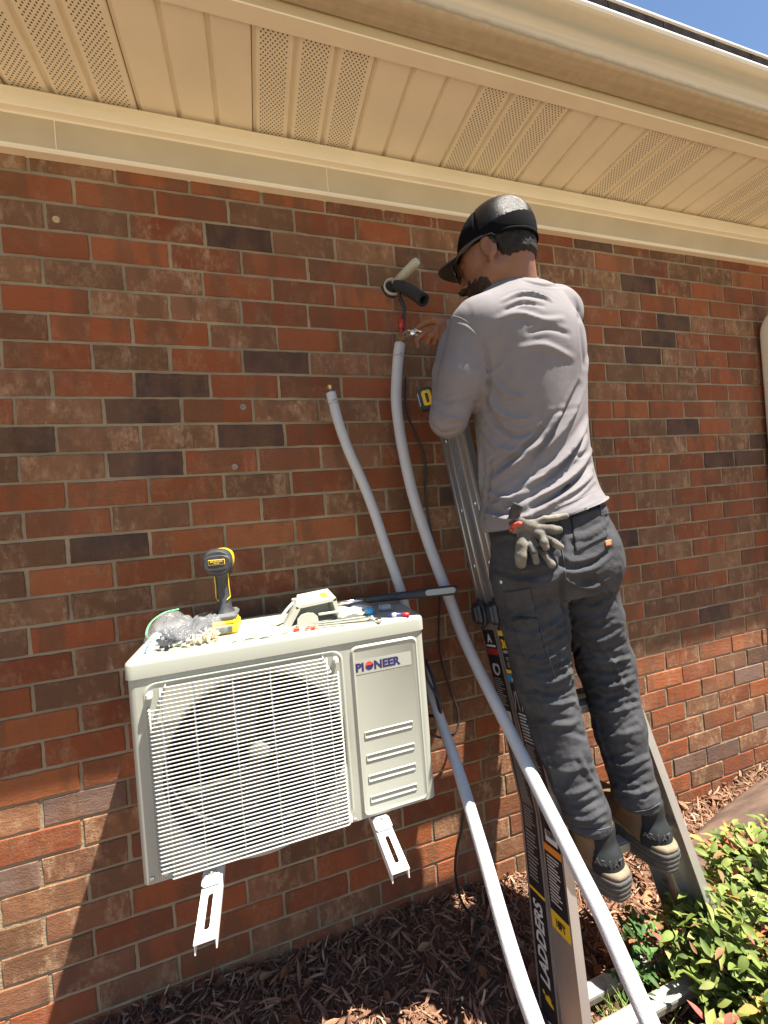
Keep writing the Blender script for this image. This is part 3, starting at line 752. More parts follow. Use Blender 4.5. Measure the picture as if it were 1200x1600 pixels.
for f0, f1, s_ in ((-.066, -.052, 1.0), (-.048, -.044, 1.1), (-.040, -.036, 1.1)):
    ellsec([(D(0, f0, .185), rt, up, .0285*s_*.93, .0275*s_*.93), (D(0, (f0+f1)/2, .185), rt, up, .0305*s_, .0295*s_), (D(0, f1, .185), rt, up, .0305*s_, .0295*s_)], b, 28, 2.6)
ellsec([(D(0, -.068, .184), rt, up, .028, .017), (D(0, -.064, .184), rt, up, .032, .020), (D(0, -.045, .184), rt, up, .033, .021)], b, 28, 3)
ellsec([(D(0, -.056, .160), rt, up, .018, .010), (D(0, -.03, .158), rt, up, .020, .012), (D(0, .02, .158), rt, up, .02, .012)], b, 20, 2.4)
o = b.build('rear_cap', MTBLK, drill); autosmooth(o, 40)
b = MB(); b.lathe(D(0, .06, .185), fw, [(0, .022), (.004, .020), (.01, .0215), (.03, .0215), (.045, .014), (.047, .006)], 24); o = b.build('chuck', MTBLK, drill); autosmooth(o, 40)
pl2 = MB().box(D(0, -.0686, .186), (.038, .0012, .013), Rm, .0005).build('label', MYEL, drill)
pl3 = MB().box(D(0, -.0694, .186), (.0355, .0010, .0105), Rm, .0004).build('label_face', MBLK, pl2) if False else MB().box(D(0, -.0694, .186), (.0355, .0010, .0105), Rm, .0004).build('label_face', MTBLK, drill)
text('label_text', 'BRUSHLESS', .0062, D(0, -.0702, .1862), rt, up, -fw, MYEL, drill, .0003, .0001, 0, .92, 'CENTER')
text('label_text', 'MOTOR', .0035, D(0, -.0702, .1822), rt, up, -fw, MYEL, drill, .0003, .0001, 0, 1.0, 'CENTER')
b = MB()
for s_ in (-1, 1): b.tube([D(s_*.0165, -.014, .16), D(s_*.016, -.012, .12), D(s_*.017, -.010, .09), D(s_*.012, -.021, .086), D(s_*.008, -.0235, .10) if False else D(s_*.010, -.0215, .084)], .0012, 6)
b.build('grip_line', MYEL, drill)

# plastic zip bag full of hardware
MBAG = M('clear_plastic', (.92, .95, .98), .10, var=.02, trans=.0, alpha=.13, spec=.8, coat=.3, bump=.9, bscale=55, bdist=.012)
MHW = M('hardware_dark', (.045, .047, .06), .35, metal=.6, var=.4, scale=90); MHT = M('hardware_tan', (.62, .52, .33), .5, var=.2, scale=60)
bag = empty('zip_bag', (.425, -.255, Z), 'crumpled clear zip bag of screws and fittings on the left end of the lid', 'plastic bag')
R = np.random.RandomState(4)
def blob_bag():
    n, m = 46, 26; V = []
    for i in range(n+1):
        for j in range(m):
            s_ = i/n; a = j/m*2*math.pi
            x = .338+.19*s_; prof = math.sin(math.pi*min(1, max(0, s_)))**.55*(1.15-.35*s_)
            cy = -.262+.03*s_+.01*math.sin(s_*9); w_ = .085*prof+.002; hh = .034*prof*(1+.25*math.sin(s_*7+1))+.0012
            y = cy+w_*math.cos(a); z = Z+.002+hh+hh*math.sin(a)
            cr = .0050*math.sin(x*110+y*60+2*math.sin(y*50))+.003*abs(math.sin(y*150-x*70+2*math.sin(x*90)))
            k = max(0, math.sin(a)+.4)/1.4*min(1, prof*1.5)
            V.append((x+cr*.4*k, y+cr*.3*k, max(Z+.001, z+cr*1.3*k)))
    return V, [(i*m+j, i*m+(j+1) % m, (i+1)*m+(j+1) % m, (i+1)*m+j) for i in range(n) for j in range(m)]
v_, f_ = blob_bag(); mk('film', v_, f_, MBAG, bag, True)
b = MB(); pts = [np.array([.345, -.185, Z+.001]), np.array([.333, -.215, Z+.02]), np.array([.338, -.19, Z+.045]), np.array([.365, -.17, Z+.062]), np.array([.40, -.165, Z+.066])]
b.tube(catmull(pts, 6), .0030, 8, flat=.4); b.build('zip_seal', M('seal_green', (.12, .50, .20), .4), bag, True)
b = MB(); b.tube(catmull([np.array([.352, -.20, Z+.004]), np.array([.343, -.25, Z+.006]), np.array([.35, -.30, Z+.004])], 6), .0016, 8); b.build('zip_seal', M('seal_blue', (.10, .25, .70), .4), bag, True)
b = MB(); b2 = MB()
for i in range(60):
    c = np.array([R.uniform(.37, .44), R.uniform(-.30, -.22), Z+R.uniform(.005, .034)]); d = R.normal(0, 1, 3); d /= np.linalg.norm(d); L_ = R.uniform(.010, .022)
    b.cyl(c-d*L_/2, c+d*L_/2, R.uniform(.0025, .006), 6)
for i in range(60):
    c = np.array([R.uniform(.43, .50), R.uniform(-.30, -.235), Z+R.uniform(.004, .022)]); d = R.normal(0, 1, 3); d[2] *= .4; d /= np.linalg.norm(d); L_ = R.uniform(.008, .020)
    b2.cyl(c-d*L_/2, c+d*L_/2, R.uniform(.0015, .0035), 6)
b.build('dark_fittings', MHW, bag); b2.build('tan_anchors', MHT, bag)

# cream valve cover with warning sticker
MCOV = M('cover_plastic', (.42, .415, .34), .42, var=.03, scale=8, spec=.45)
cov = empty('valve_cover', (.735, -.22, Z), 'cream plastic valve cover with a warning sticker, lying behind the wrenches', 'cover')
b = MB()
# arched body: outline in x-z, extruded in y, with a window in front
oz = Z+.0005
def hull(mb, pts):
    bm = bmesh.new(); [bm.verts.new(tuple(map(float, q))) for q in pts]; bmesh.ops.convex_hull(bm, input=bm.verts[:]); bm.verts.index_update()
    mb.add([q.co[:] for q in bm.verts], [[q.index for q in fc.verts] for fc in bm.faces]); bm.free()
def slab(x0, x1, y0, y1, z0, z1, r=.004): b.box(((x0+x1)/2, (y0+y1)/2, (z0+z1)/2), (x1-x0, y1-y0, z1-z0), None, r)
# top face sloping forward
def wedge(p):  # 8 points
    hull(b, p)
wedge([(.690, -.262, oz+.050), (.795, -.262, oz+.058), (.700, -.19, oz+.066), (.785, -.19, oz+.072), (.690, -.262, oz+.042), (.795, -.262, oz+.050), (.700, -.19, oz+.055), (.785, -.19, oz+.06)])
# left leg slopes down and left; right leg upright
wedge([(.690, -.262, oz+.050), (.702, -.19, oz+.066), (.700, -.262, oz+.040), (.712, -.19, oz+.05), (.652, -.262, oz), (.660, -.19, oz), (.674, -.262, oz), (.684, -.19, oz)])
wedge([(.795, -.262, oz+.058), (.785, -.19, oz+.072), (.785, -.262, oz+.05), (.776, -.19, oz+.06), (.806, -.262, oz), (.796, -.19, oz), (.797, -.262, oz), (.786, -.19, oz)])
slab(.684, .790, -.196, -.188, oz, oz+.058, .002)
cb = b; cb.build('shell', MCOV, cov); autosmooth(bpy.data.objects[cov.children[0].name], 30)
b = MB(); b.prism([(-.028, 0), (.028, 0), (.026, .018), (.016, .028), (0, .031), (-.016, .028), (-.026, .018)], (.716, -.268, oz), (1, 0, 0), (0, 0, 1), (0, -1, 0), .006)
b.bx(.745, .80, -.267, -.262, oz+.018, oz+.024, .001); b.build('inner_tab', MCOV, cov)
def onplane(u0, u1, v0, v1, h):  # patch on the sloped top
    a, b_, c = np.array([.690, -.262, oz+.050]), np.array([.795, -.262, oz+.058]), np.array([.700, -.19, oz+.066]); d = np.array([.785, -.19, oz+.072])
    n = np.cross(b_-a, c-a); n /= np.linalg.norm(n)
    q = lambda u, v: (a*(1-u)+b_*u)*(1-v)+(c*(1-u)+d*u)*v+n*h
    m_ = MB(); pts = [q(u0, v0), q(u1, v0), q(u1, v1), q(u0, v1)]; m_.add(pts+[p-n*h for p in pts], [(0, 1, 2, 3), (0, 4, 5, 1), (1, 5, 6, 2), (2, 6, 7, 3), (3, 7, 4, 0), (7, 6, 5, 4)]); return m_
onplane(.18, .86, .15, .72, .0008).build('sticker', M('sticker_white', (.75, .76, .76), .4, var=.02), cov)
onplane(.66, .85, .18, .69, .0014).build('sticker_orange', M('sticker_orange', (.75, .22, .04), .4), cov)
b = None
for k in range(7):
    u = .21+k*.06; onplane(u, u+.022, .2+.04*(k % 2), .66, .0012).build('sticker_print', M('print_blue', (.25, .3, .4), .5) if k == 0 else bpy.data.materials['print_blue'], cov)
# narrow arm of the cover reaching left
b = MB(); b.tube(catmull([np.array([.628, -.245, oz+.004]), np.array([.645, -.235, oz+.014]), np.array([.668, -.222, oz+.036]), np.array([.686, -.215, oz+.050])], 5), .006, 8, flat=.6); b.build('side_arm', MCOV, cov, True)

# long torque wrench with black handle over the right end of the lid
MCHR = M('chrome', (.82, .82, .80), .18, metal=1., var=.05, scale=60)
tw = empty('torque_wrench', (.95, -.16, Z), 'long black handled torque wrench with grey grip inlay, sticking out past the lid', 'torque wrench')
a = np.array([.800, -.145, Z+.018]); e = P(716, 950, -.232); e[2] = Z+.026
dd = (e-a)/np.linalg.norm(e-a); q = lambda t_: a+(e-a)*t_
b = MB(); b.tube([q(0), q(.1), q(.28)], [.006, .0065, .0065], 12); b.lathe(q(-.01)-np.array([0, 0, .008]), (0, 0, 1), [(0, .012), (.014, .012), (.016, .008)], 20); b.box(q(-.05), (.03, .012, .010), None, .003)
b.build('shaft', MCHR, tw, True)
_, sd, w_ = frame(dd)
b = MB(); ellsec([(q(t_), sd, w_, r1, r2) for t_, r1, r2 in ((.27, .009, .009), (.30, .011, .0105), (.5, .0125, .0115), (.66, .0135, .012), (.72, .016, .014), (.97, .0165, .0145), (1.0, .015, .0125))], b, 20, 2.4)
o = b.build('handle', MTBLK, tw, True); autosmooth(o, 50)
b = MB(); cpt = [q(.855)+np.array(dd)*x-sd*0+np.array([0, 0, 0]) for x in (-1, 1)]
vdir = (CAM_POS-q(.85)); vdir -= dd*(vdir@dd); vdir /= np.linalg.norm(vdir); sdir = np.cross(dd, vdir)
pts = [(x, y) for x, y in rrect(-.045, .045, -.0085, .0085, .0084, 6)]
b.prism(pts, q(.86)+vdir*.0125, dd, sdir, vdir, .0045); b.build('grip_inlay', M('inlay_grey', (.34, .35, .31), .6, var=.08), tw)

def spanner(loc_a, loc_b, r, lab, name='combination_wrench', cat='wrench'):
    A, B = np.array(loc_a, float), np.array(loc_b, float); d = (B-A)/np.linalg.norm(B-A); s_ = np.cross(d, (0, 0, 1)); L_ = np.linalg.norm(B-A)
    g = empty(name, tuple(A), lab, cat, 'chrome wrenches on the lid')
    b = MB(); b.prism([(.0, -r*.5), (L_, -r*.42), (L_, r*.42), (0, r*.5)], A+(0, 0, .0015), d, s_, (0, 0, 1), .0035); b.build('shank', MCHR, g)
    b = MB(); b.lathe(B+d*r*.8, (0, 0, 1), [(0, r*1.2), (.001, r*1.35), (.007, r*1.35), (.008, r*1.2), (.0075, r*.7), (.002, r*.7)], 20); b.build('ring_end', MCHR, g)
    b = MB(); pts = [(r*1.5*math.cos(t_), r*1.5*math.sin(t_)) for t_ in np.linspace(math.radians(35), math.radians(325), 16)]+[(.2*r, -.7*r), (.2*r, .7*r)]
    b.prism([(-x, y) for x, y in pts], A-d*r*.9, d, s_, (0, 0, 1), .006); b.build('open_end', MCHR, g)
spanner((.722, -.312, Z), (.878, -.345, Z), .0065, 'chrome combination wrench lying nearest the front edge of the lid')
spanner((.735, -.292, Z), (.868, -.318, Z+.004), .0055, 'second chrome wrench just behind the front one')
def simple(name, mb, mat, lab, cat, group=None, sm=False):
    return tag(mb.build(name, mat, None, sm), lab, cat, group)
pc = np.array([.882, -.262, Z])
simple('blue_cap', MB().lathe(pc+(0, 0, .001), (.2, .1, 1), [(0, .011), (.003, .0125), (.012, .0125), (.016, .010), (.019, .007), (.0195, .002)], 14), M('cap_blue', (.06, .35, .62), .4, var=.05), 'light blue plastic cap on the lid beside the torque wrench', 'cap')
fit = empty('pipe_fitting', (.93, -.235, Z), 'grey ribbed fitting standing between the blue cap and the wrench handle', 'fitting')
MB().tube([(.915, -.245, Z+.010), (.948, -.255, Z+.010)], .009, 14).build('body', M('fit_grey', (.36, .36, .38), .4, var=.05), fit, True)
b = MB(); [b.tube([(.917+k*.008, -.2456-k*.0024, Z+.010), (.920+k*.008, -.2465-k*.0024, Z+.010)], .0102, 14) for k in range(4)]; b.build('rib', M('fit_grey2', (.30, .30, .32), .4), fit)
mkr = empty('marker_pen', (.945, -.33, Z), 'short blue and red marker pen lying near the front right corner of the lid', 'marker')
MB().tube([(.918, -.318, Z+.006), (.950, -.338, Z+.006)], .0055, 12).build('barrel', M('marker_blue', (.05, .06, .22), .35), mkr, True)
MB().tube([(.950, -.338, Z+.006), (.966, -.348, Z+.006)], .006, 12).build('pen_cap', M('marker_red', (.35, .03, .03), .35), mkr, True)
MB().tube([(.928, -.3243, Z+.006), (.938, -.3305, Z+.006)], .0058, 12).build('band', M('marker_white', (.7, .7, .75), .35), mkr, True)
# packet of paper / film near the back right, red card
b = MB(); gx_ = np.linspace(.80, .90, 14); gy_ = np.linspace(-.27, -.17, 12); R = np.random.RandomState(8)
V = [(x+.02*(y+.2), y, Z+.003+.007*abs(math.sin(x*60+y*40))+R.uniform(0, .003)) for x in gx_ for y in gy_]
simple('plastic_packet', b.add(V, [(i*12+j, i*12+j+1, (i+1)*12+j+1, (i+1)*12+j) for i in range(13) for j in range(11)]), M('packet', (.80, .84, .86), .25, var=.08, scale=30, alpha=.75, spec=.8), 'crumpled pale plastic packet lying behind the blue cap', 'packet', None, True)
b = MB(); R = np.random.RandomState(9); V = [(x, y+.05*(x-.6), Z+.002+.005*abs(math.sin(x*75+y*30))+R.uniform(0, .002)) for x in np.linspace(.545, .665, 18) for y in np.linspace(-.335, -.265, 10)]
simple('empty_bag', b.add(V, [(i*10+j, i*10+j+1, (i+1)*10+j+1, (i+1)*10+j) for i in range(17) for j in range(9)]), M('packet2', (.85, .86, .86), .15, var=.05, scale=30, alpha=.35, spec=.9), 'flat clear plastic bag hanging over the front edge beside the drill', 'plastic bag', None, True)
b = MB(); V = []
for i in range(12):
    for j, x in enumerate(np.linspace(.548, .585, 6)):
        s_ = i/11; V.append((x-.008*s_+.003*math.sin(i*1.3+j), -.338-.0215*min(1, s_*2.2)-.003*abs(math.sin(j*2+i)), Z+.004-.055*max(0, s_-.35)+.002*math.sin(j+i)))
wi = empty('sensor_wire', (.66, -.32, Z), 'thin wire with red connectors lying along the front of the lid', 'wire')
MB().tube(catmull([(.60, -.305, Z+.003), (.64, -.318, Z+.003), (.68, -.31, Z+.004), (.715, -.325, Z+.003), (.75, -.31, Z+.003)], 8), .0011, 6).build('strand', M('wire_pale', (.6, .3, .2), .4), wi, True)
b = MB(); b.box((.683, -.312, Z+.005), (.013, .009, .008), None, .001); b.box((.722, -.322, Z+.005), (.010, .008, .007), None, .001); b.box((.708, -.316, Z+.004), (.008, .007, .006), None, .001); b.build('connector', M('conn_red', (.55, .05, .02), .4), wi)
simple('small_bit', MB().tube([(.594, -.322, Z+.004), (.618, -.332, Z+.004)], .0035, 8), M('bit_clear', (.5, .48, .45), .3, metal=.4), 'small metal driver bit on the lid in front of the drill', 'driver bit')
tb = MB(); tb.prism([(0, 0), (.10, .02), (.105, .028), (.004, .010)], (.535, -.325, Z+.0055), (1, 0, 0), (0, 1, 0), (0, 0, 1), .0015)
simple('paper_strip', tb, M('strip_tan', (.60, .42, .22), .7, var=.1), 'tan paper strip lying between the drill and the front edge', 'paper strip')
spanner((.452, -.21, Z), (.455, -.205, Z+.0), .004, 'x') if False else None

# ================================================================ refrigerant lines
def tube_material():
    m, t, b, N, Lk = nodes('line_insulation')
    tc = N('ShaderNodeTexCoord')
    ck = N('ShaderNodeTexChecker'); ck.inputs['Scale'].default_value = 330
    no = N('ShaderNodeTexVoronoi'); no.inputs['Scale'].default_value = 260; no.distance = 'CHEBYCHEV'; no.inputs['Randomness'].default_value = .25
    Lk(tc.outputs['Object'], no.inputs['Vector'])
    bp = N('ShaderNodeBump'); bp.inputs['Strength'].default_value = .55; bp.inputs['Distance'].default_value = .0012; Lk(no.outputs['Distance'], bp.inputs['Height'])
    n2 = N('ShaderNodeTexNoise'); n2.inputs['Scale'].default_value = 25; Lk(tc.outputs['Object'], n2.inputs['Vector'])
    cr = N('ShaderNodeValToRGB'); cr.color_ramp.elements[0].color = (.41, .41, .43, 1); cr.color_ramp.elements[1].color = (.48, .48, .49, 1); Lk(n2.outputs[0], cr.inputs[0])
    Lk(cr.outputs[0], b.inputs['Base Color']); Lk(bp.outputs[0], b.inputs['Normal']); b.inputs['Roughness'].default_value = .6
    return m
MTUBE = tube_material(); MCOP = M('copper', (.72, .33, .17), .3, metal=1., var=.1, scale=60); MBRASS = M('brass', (.72, .50, .20), .3, metal=1., var=.1, scale=60)
MFOAM = M('foam_black', (.022, .022, .024), .9, var=.2, scale=80, bump=.5, bscale=300)
MCABLE = M('cable_black', (.02, .02, .022), .35, var=.2, scale=60, spec=.5)
MPRINT = M('line_print', (.05, .05, .06), .5)
LR = .0178
lp = [(625, 537, 1.335), (622, 560, 1.335), (619, 620, 1.33), (624, 670, 1.33), (633, 720, 1.32), (645, 772, 1.315), (660, 820, 1.31), (678, 872, 1.30), (700, 930, 1.28), (722, 990, 1.25), (747, 1045, 1.21), (775, 1100, 1.16), (803, 1155, 1.11), (835, 1220, 1.04), (870, 1290, .97), (905, 1360, .91), (940, 1430, .85), (978, 1515, .79), (1018, 1605, .73), (1060, 1700, .68), (1110, 1830, .65)]
l1 = [PT(*q_) for q_ in lp]
line1 = empty('insulated_line', tuple(l1[0]), 'longer white insulated line running from his hand down in front of the ladder', 'refrigerant line', 'white insulated refrigerant lines')
MB().tube(catmull(l1, 7), LR, 20, True).build('insulation', MTUBE, line1, True)
sp_ = [(517, 614, 1.275), (521, 630, 1.275), (530, 663, 1.275), (545, 705, 1.275), (563, 745, 1.28), (583, 795, 1.285), (604, 858, 1.285), (622, 910, 1.285), (636, 960, 1.28), (650, 1010, 1.27), (668, 1065, 1.25), (690, 1130, 1.20), (715, 1200, 1.12), (738, 1275, 1.02), (760, 1350, .92), (785, 1440, .82), (812, 1530, .745), (838, 1605, .70), (870, 1700, .66), (905, 1820, .64)]
l2 = [PT(*q_) for q_ in sp_]
line2 = empty('insulated_line', tuple(l2[0]), 'shorter white insulated line whose copper end stands left of the other line', 'refrigerant line', 'white insulated refrigerant lines')
LR2 = .0158
MB().tube(catmull(l2, 7), LR2, 20, True).build('insulation', MTUBE, line2, True)
d2 = (l2[0]-l2[1])/np.linalg.norm(l2[0]-l2[1]); d1 = (l1[0]-l1[1])/np.linalg.norm(l1[0]-l1[1])
MB().tube([l2[0]-d2*.01, l2[0]+d2*.012], .0065, 12).build('copper_end', MCOP, line2, True)
MB().lathe(l2[0]+d2*.010, d2, [(0, .008), (.006, .008), (.009, .0095), (.012, .0095), (.016, .006), (.017, .002)], 6).build('flare_nut', MBRASS, line2)
for ln, lo, par, r_ in ((l1, .030, line1, LR), (l2, .022, line2, LR2)):
    cc = catmull(ln, 7); s_ = np.r_[0, np.cumsum(np.linalg.norm(np.diff(cc, axis=0), axis=1))]
    for off in (.0, .006, .013):
        k = np.array([np.interp(lo+off+q_, s_, cc[:, i]) for q_ in (0, .0014) for i in range(3)]).reshape(2, 3)
        MB().tube(k, r_+.0003, 20, False).build('print_band', MPRINT, par) if off == 0.013 else None
    for j in range(8):
        k = np.array([np.interp(lo+.002+j*.0035*(.6), s_, cc[:, i]) for i in range(3)])
    view = CAM_POS-k; view /= np.linalg.norm(view); T_ = (cc[3]-cc[0]); T_ /= np.linalg.norm(T_); sdv = np.cross(T_, view)
    base = np.array([np.interp(lo+.004, s_, cc[:, i]) for i in range(3)]); vv = np.cross(sdv, T_)
    text('print_text', 'R410A', .0062, base+vv*(r_+.0004)+sdv*(-.012), sdv, -T_*-1, vv, MPRINT, par, .0003, .0001, 0, .9)
# fitting and dark pipes above the long line
nut = empty('flare_joint', tuple(l1[0]+d1*.01), 'brass flare nut joint with red wrapped pipe above the long white line', 'pipe joint')
MB().lathe(l1[0]-d1*.003, d1, [(0, .011), (.010, .011), (.012, .0135), (.026, .0135), (.030, .010), (.036, .008)], 6).build('nut', M('brass_dark', (.35, .22, .10), .4, metal=.8, var=.3, scale=60), nut)
hole = P(612, 452, -.0)
pj = [l1[0]+d1*.03, PT(627, 497, 1.345), PT(628, 480, 1.345), PT(622, 466, 1.35), np.array([hole[0]+.006, -.035, hole[2]-.005]), np.array([hole[0], .0, hole[2]])]
MB().tube(catmull([pj[0], (pj[0]+pj[1])/2, pj[1]], 4), .0048, 10).build('copper_pipe', M('pipe_red', (.38, .05, .03), .35, metal=.3), nut, True)
b = MB(); b.tube([pj[0]+(pj[1]-pj[0])*.35, pj[0]+(pj[1]-pj[0])*.9], .0085, 12); b.build('red_sleeve', M('red_tape', (.42, .02, .015), .35), nut, True)
hose = empty('black_hose', tuple(pj[1]), 'thin black hose bending out of the wall hole down to the joint', 'hose')
off_ = np.array([.010, .004, 0])
MB().tube(catmull([l1[0]+d1*.034+off_, pj[1]+off_, pj[2]+off_, pj[3]+off_, pj[4], pj[5]], 6), .0062, 12).build('hose_skin', MCABLE, hose, True)
# wall sleeve flange
sl = empty('wall_sleeve', tuple(hole), 'round white sleeve with black foam around the pipe hole in the bricks', 'wall sleeve')
MB().lathe((hole[0], .004, hole[2]), (-.12, -1, .10), [(0, .030), (.012, .0305), (.022, .030), (.024, .027), (.018, .024), (.0, .022)], 28).build('ring', MCOV, sl, True)
MB().lathe((hole[0]-.006, .004, hole[2]), (-.12, -1, .10), [(0, .034), (.010, .034), (.013, .031), (.013, .02)], 28).build('foam_ring', MFOAM, sl, True)
# white bent tube end sticking out up right
w0 = np.array([hole[0]+.006, -.02, hole[2]+.008]); w1 = P(650, 410, -.115); dw = (w1-w0)/np.linalg.norm(w1-w0)
wt = empty('drain_elbow', tuple(w0), 'short cream tube end pointing up and right out of the wall hole', 'tube end')
MB().tube([w0, w0+(w1-w0)*.5, w1-dw*.006, w1, w1+dw*.003], [.0155, .0155, .0155, .0145, .011], 20).build('tube', MCOV, wt, True)
MB().lathe(w1+dw*.001, dw+np.array([0, -.5, 0]), [(0, .0125), (.004, .0125), (.006, .010)], 18).build('end_cap', MCOV, wt, True)
# black foam insulation pointing at the viewer and right
f0 = np.array([hole[0]+.008, -.03, hole[2]-.002]); f1 = P(662, 469, -.16); df = (f1-f0)/np.linalg.norm(f1-f0)
fi = empty('foam_pipe', tuple(f0), 'open ended black foam pipe sleeve sticking out of the wall toward the right', 'foam sleeve')
b = MB(); pp = catmull([f0, f0+(f1-f0)*.45+np.array([0, 0, .006]), f1], 6)
b.tube(pp, np.linspace(.0185, .0205, len(pp)), 20, False); b.tube(pp, np.linspace(.0120, .0130, len(pp)), 20, False)
k = 20; n0 = (len(pp)-1)*k
V = np.vstack([b.v[0][n0:], b.v[1][n0:]]); b.add(V, [(i, (i+1) % k, k+(i+1) % k, k+i) for i in range(k)])
b.build('foam', MFOAM, fi, True)
# thin bare wire hanging beside
b = MB(); wpts = [P(617, 470, -.035), P(614, 520, -.03), P(614, 560, -.03), P(615, 574, -.03)]
hw = empty('hanging_wire', tuple(wpts[0]), 'thin brown wire with a brass tip hanging left of the joint', 'wire')
b.tube(catmull(wpts, 5), .0012, 6).build('strand', M('wire_brown', (.16, .07, .05), .4), hw, True)
MB().tube([P(615, 568, -.03), P(615, 584, -.03)], [.003, .0022], 8).build('brass_tip', MBRASS, hw, True)
# black cables
cab = [(634, 590, -.05), (634, 640, -.045), (650, 680, -.03), (664, 720, -.025), (665, 770, -.025), (672, 820, -.02), (684, 870, -.02), (688, 930, -.02), (686, 985, -.03), (690, 1030, -.03), (705, 1080, -.03), (716, 1115, -.03), (714, 1140, -.04), (700, 1152, -.05), (680, 1150, -.06), (660, 1135, -.08)]
o = MB().tube(catmull([P(*q_) for q_ in cab], 6), .0042, 8).build('control_cable', MCABLE, None, True)
tag(o, 'black cable hanging behind the long white line and looping back behind the unit', 'cable', 'black cables')
c2 = [(660, 1020, -.20), (668, 1060, -.20), (682, 1090, -.22), (695, 1150, -.22), (712, 1195, -.22), (725, 1240, -.22), (722, 1290, -.20), (713, 1330, -.18), (712, 1370, -.16), (722, 1410, -.13), (740, 1432, -.13), (757, 1442, -.16)]
c2 = [P(*q_) for q_ in c2]
c3 = [(750, 1445), (742, 1480), (733, 1520), (722, 1560), (712, 1600), (704, 1640)]
c2 += [np.array([*PZ(x, y, .035)[:2], .035]) for x, y in c3]
o = MB().tube(catmull(c2, 6), .0042, 8).build('power_cable', MCABLE, None, True)
tag(o, 'black cable dropping from the right side of the unit to the mulch', 'cable', 'black cables')
o = MB().tube(catmull([P(664, 1030, -.16), P(676, 1060, -.2), P(688, 1105, -.23), P(684, 1118, -.2), P(668, 1118, -.16)], 8), .005, 8).build('coiled_cable', MCABLE, None, True)
tag(o, 'short black cable loop tucked against the right side of the unit', 'cable', 'black cables')
b = MB(); b.bx(1.0015, 1.03, -.25, -.13, .80, .99, .006)
o = b.build('valve_housing', MTBLK, ac)
# ================================================================ ladder
MALU = M('aluminium', (.50, .49, .47), .38, metal=.75, var=.10, scale=14, bump=.15, bscale=60, spec=.5, stretch=(1, 1, .15))
MALUD = M('aluminium_worn', (.44, .43, .40), .5, metal=.55, var=.16, scale=25, bump=.2, bscale=90)
MLBL = M('label_black', (.018, .018, .020), .38, var=.2, scale=30); MLW = M('label_white', (.62, .62, .60), .5, var=.05); MLY = M('label_yellow', (.78, .52, .03), .45, var=.05)
MLR = M('label_red', (.42, .03, .02), .45); MLO = M('label_orange', (.70, .25, .03), .45); MLB = M('label_blue', (.03, .20, .45), .45); MLG = M('label_print', (.33, .33, .32), .5)
MKNOB = M('lock_black', (.03, .032, .042), .35, var=.2, scale=40, spec=.5)
LYW = lambda z: -.400+.231*z            # wall-side edge of the ladder, leaning on the bricks
DZ = np.array([0, .231, 1.]); DZ /= np.linalg.norm(DZ)      # up along the rails
DN = np.array([0, -1., .231]); DN /= np.linalg.norm(DN)     # away from the wall, across the rails
def LX(z):                               # left rail, outer face; the outer rails flare at the bottom
    return float(np.interp(z, [-.05, .2, .5, 1.1, 1.7], [1.222, 1.252, 1.288, 1.262, 1.238]))
def RX(z): return float(np.interp(z, [-.05, .2, .5, .95, 1.7], [1.745, 1.715, 1.676, 1.612, 1.600]))
lad = empty('ladder', (1.46, -.42, 0), 'tall multi-position aluminium ladder with black label strips leaning on the brick wall under the man', 'ladder')
lad['label'] = 'tall aluminium ladder with black label strips leaning on the bricks under the man'
def LPt(x, z, n): return np.array([x, LYW(z), z])+DN*n
def rail(name, side, zs, n0, n1, inset=0., th=.003, fl=.024, mat=None, lip=True):
    "C channel following the rail; web faces outward"
    X = LX if side < 0 else RX; b = MB(); V = []; so = side
    prof = [(fl, n0+.004), (fl, n0), (0, n0), (0, n1), (fl, n1), (fl, n1-.004), (fl-th, n1-.004) if False else (fl, n1-th), (th, n1-th), (th, n0+th), (fl, n0+th)]
    prof = [(fl, n0), (0, n0), (0, n1), (fl, n1), (fl, n1-th), (th, n1-th), (th, n0+th), (fl, n0+th)]
    for z in zs:
        for a, n in prof: V.append(LPt(X(z)-so*(a+inset), z, n))
    m = len(prof); b.add(V, [(i*m+j, i*m+(j+1) % m, (i+1)*m+(j+1) % m, (i+1)*m+j) for i in range(len(zs)-1) for j in range(m)]+[list(range(m))[::-1], list(range((len(zs)-1)*m, len(zs)*m))])
    return b.build(name, mat or MALU, lad)
zl = [-.0, .1, .2, .3, .4, .5, .7, .9, 1.02]
W1 = (.000, .084); W2 = (.094, .178)
for side in (-1, 1):
    for k, (a, b_) in enumerate((W1, W2)):
        rail('outer_rail', side, zl, a, b_, 0, .003, .026)
        rail('inner_rail', side, [.6, .9, 1.2, 1.5, 1.70], a+.007, b_-.007, .0045 if side < 0 else .0045, .003, .022)
# ridge pressed along the inner rails
for side in (-1, 1):
    X = LX if side < 0 else RX
    for (a, b_) in (W1, W2):
        b = MB(); mid = (a+b_)/2
        for s_ in (-1, 1):
            b.tube([LPt(X(z)-side*.0045, z, mid+s_*.018) for z in (1.02, 1.35, 1.69)], .0035, 8)
        b.build('rail_ridge', MALU, lad, True)
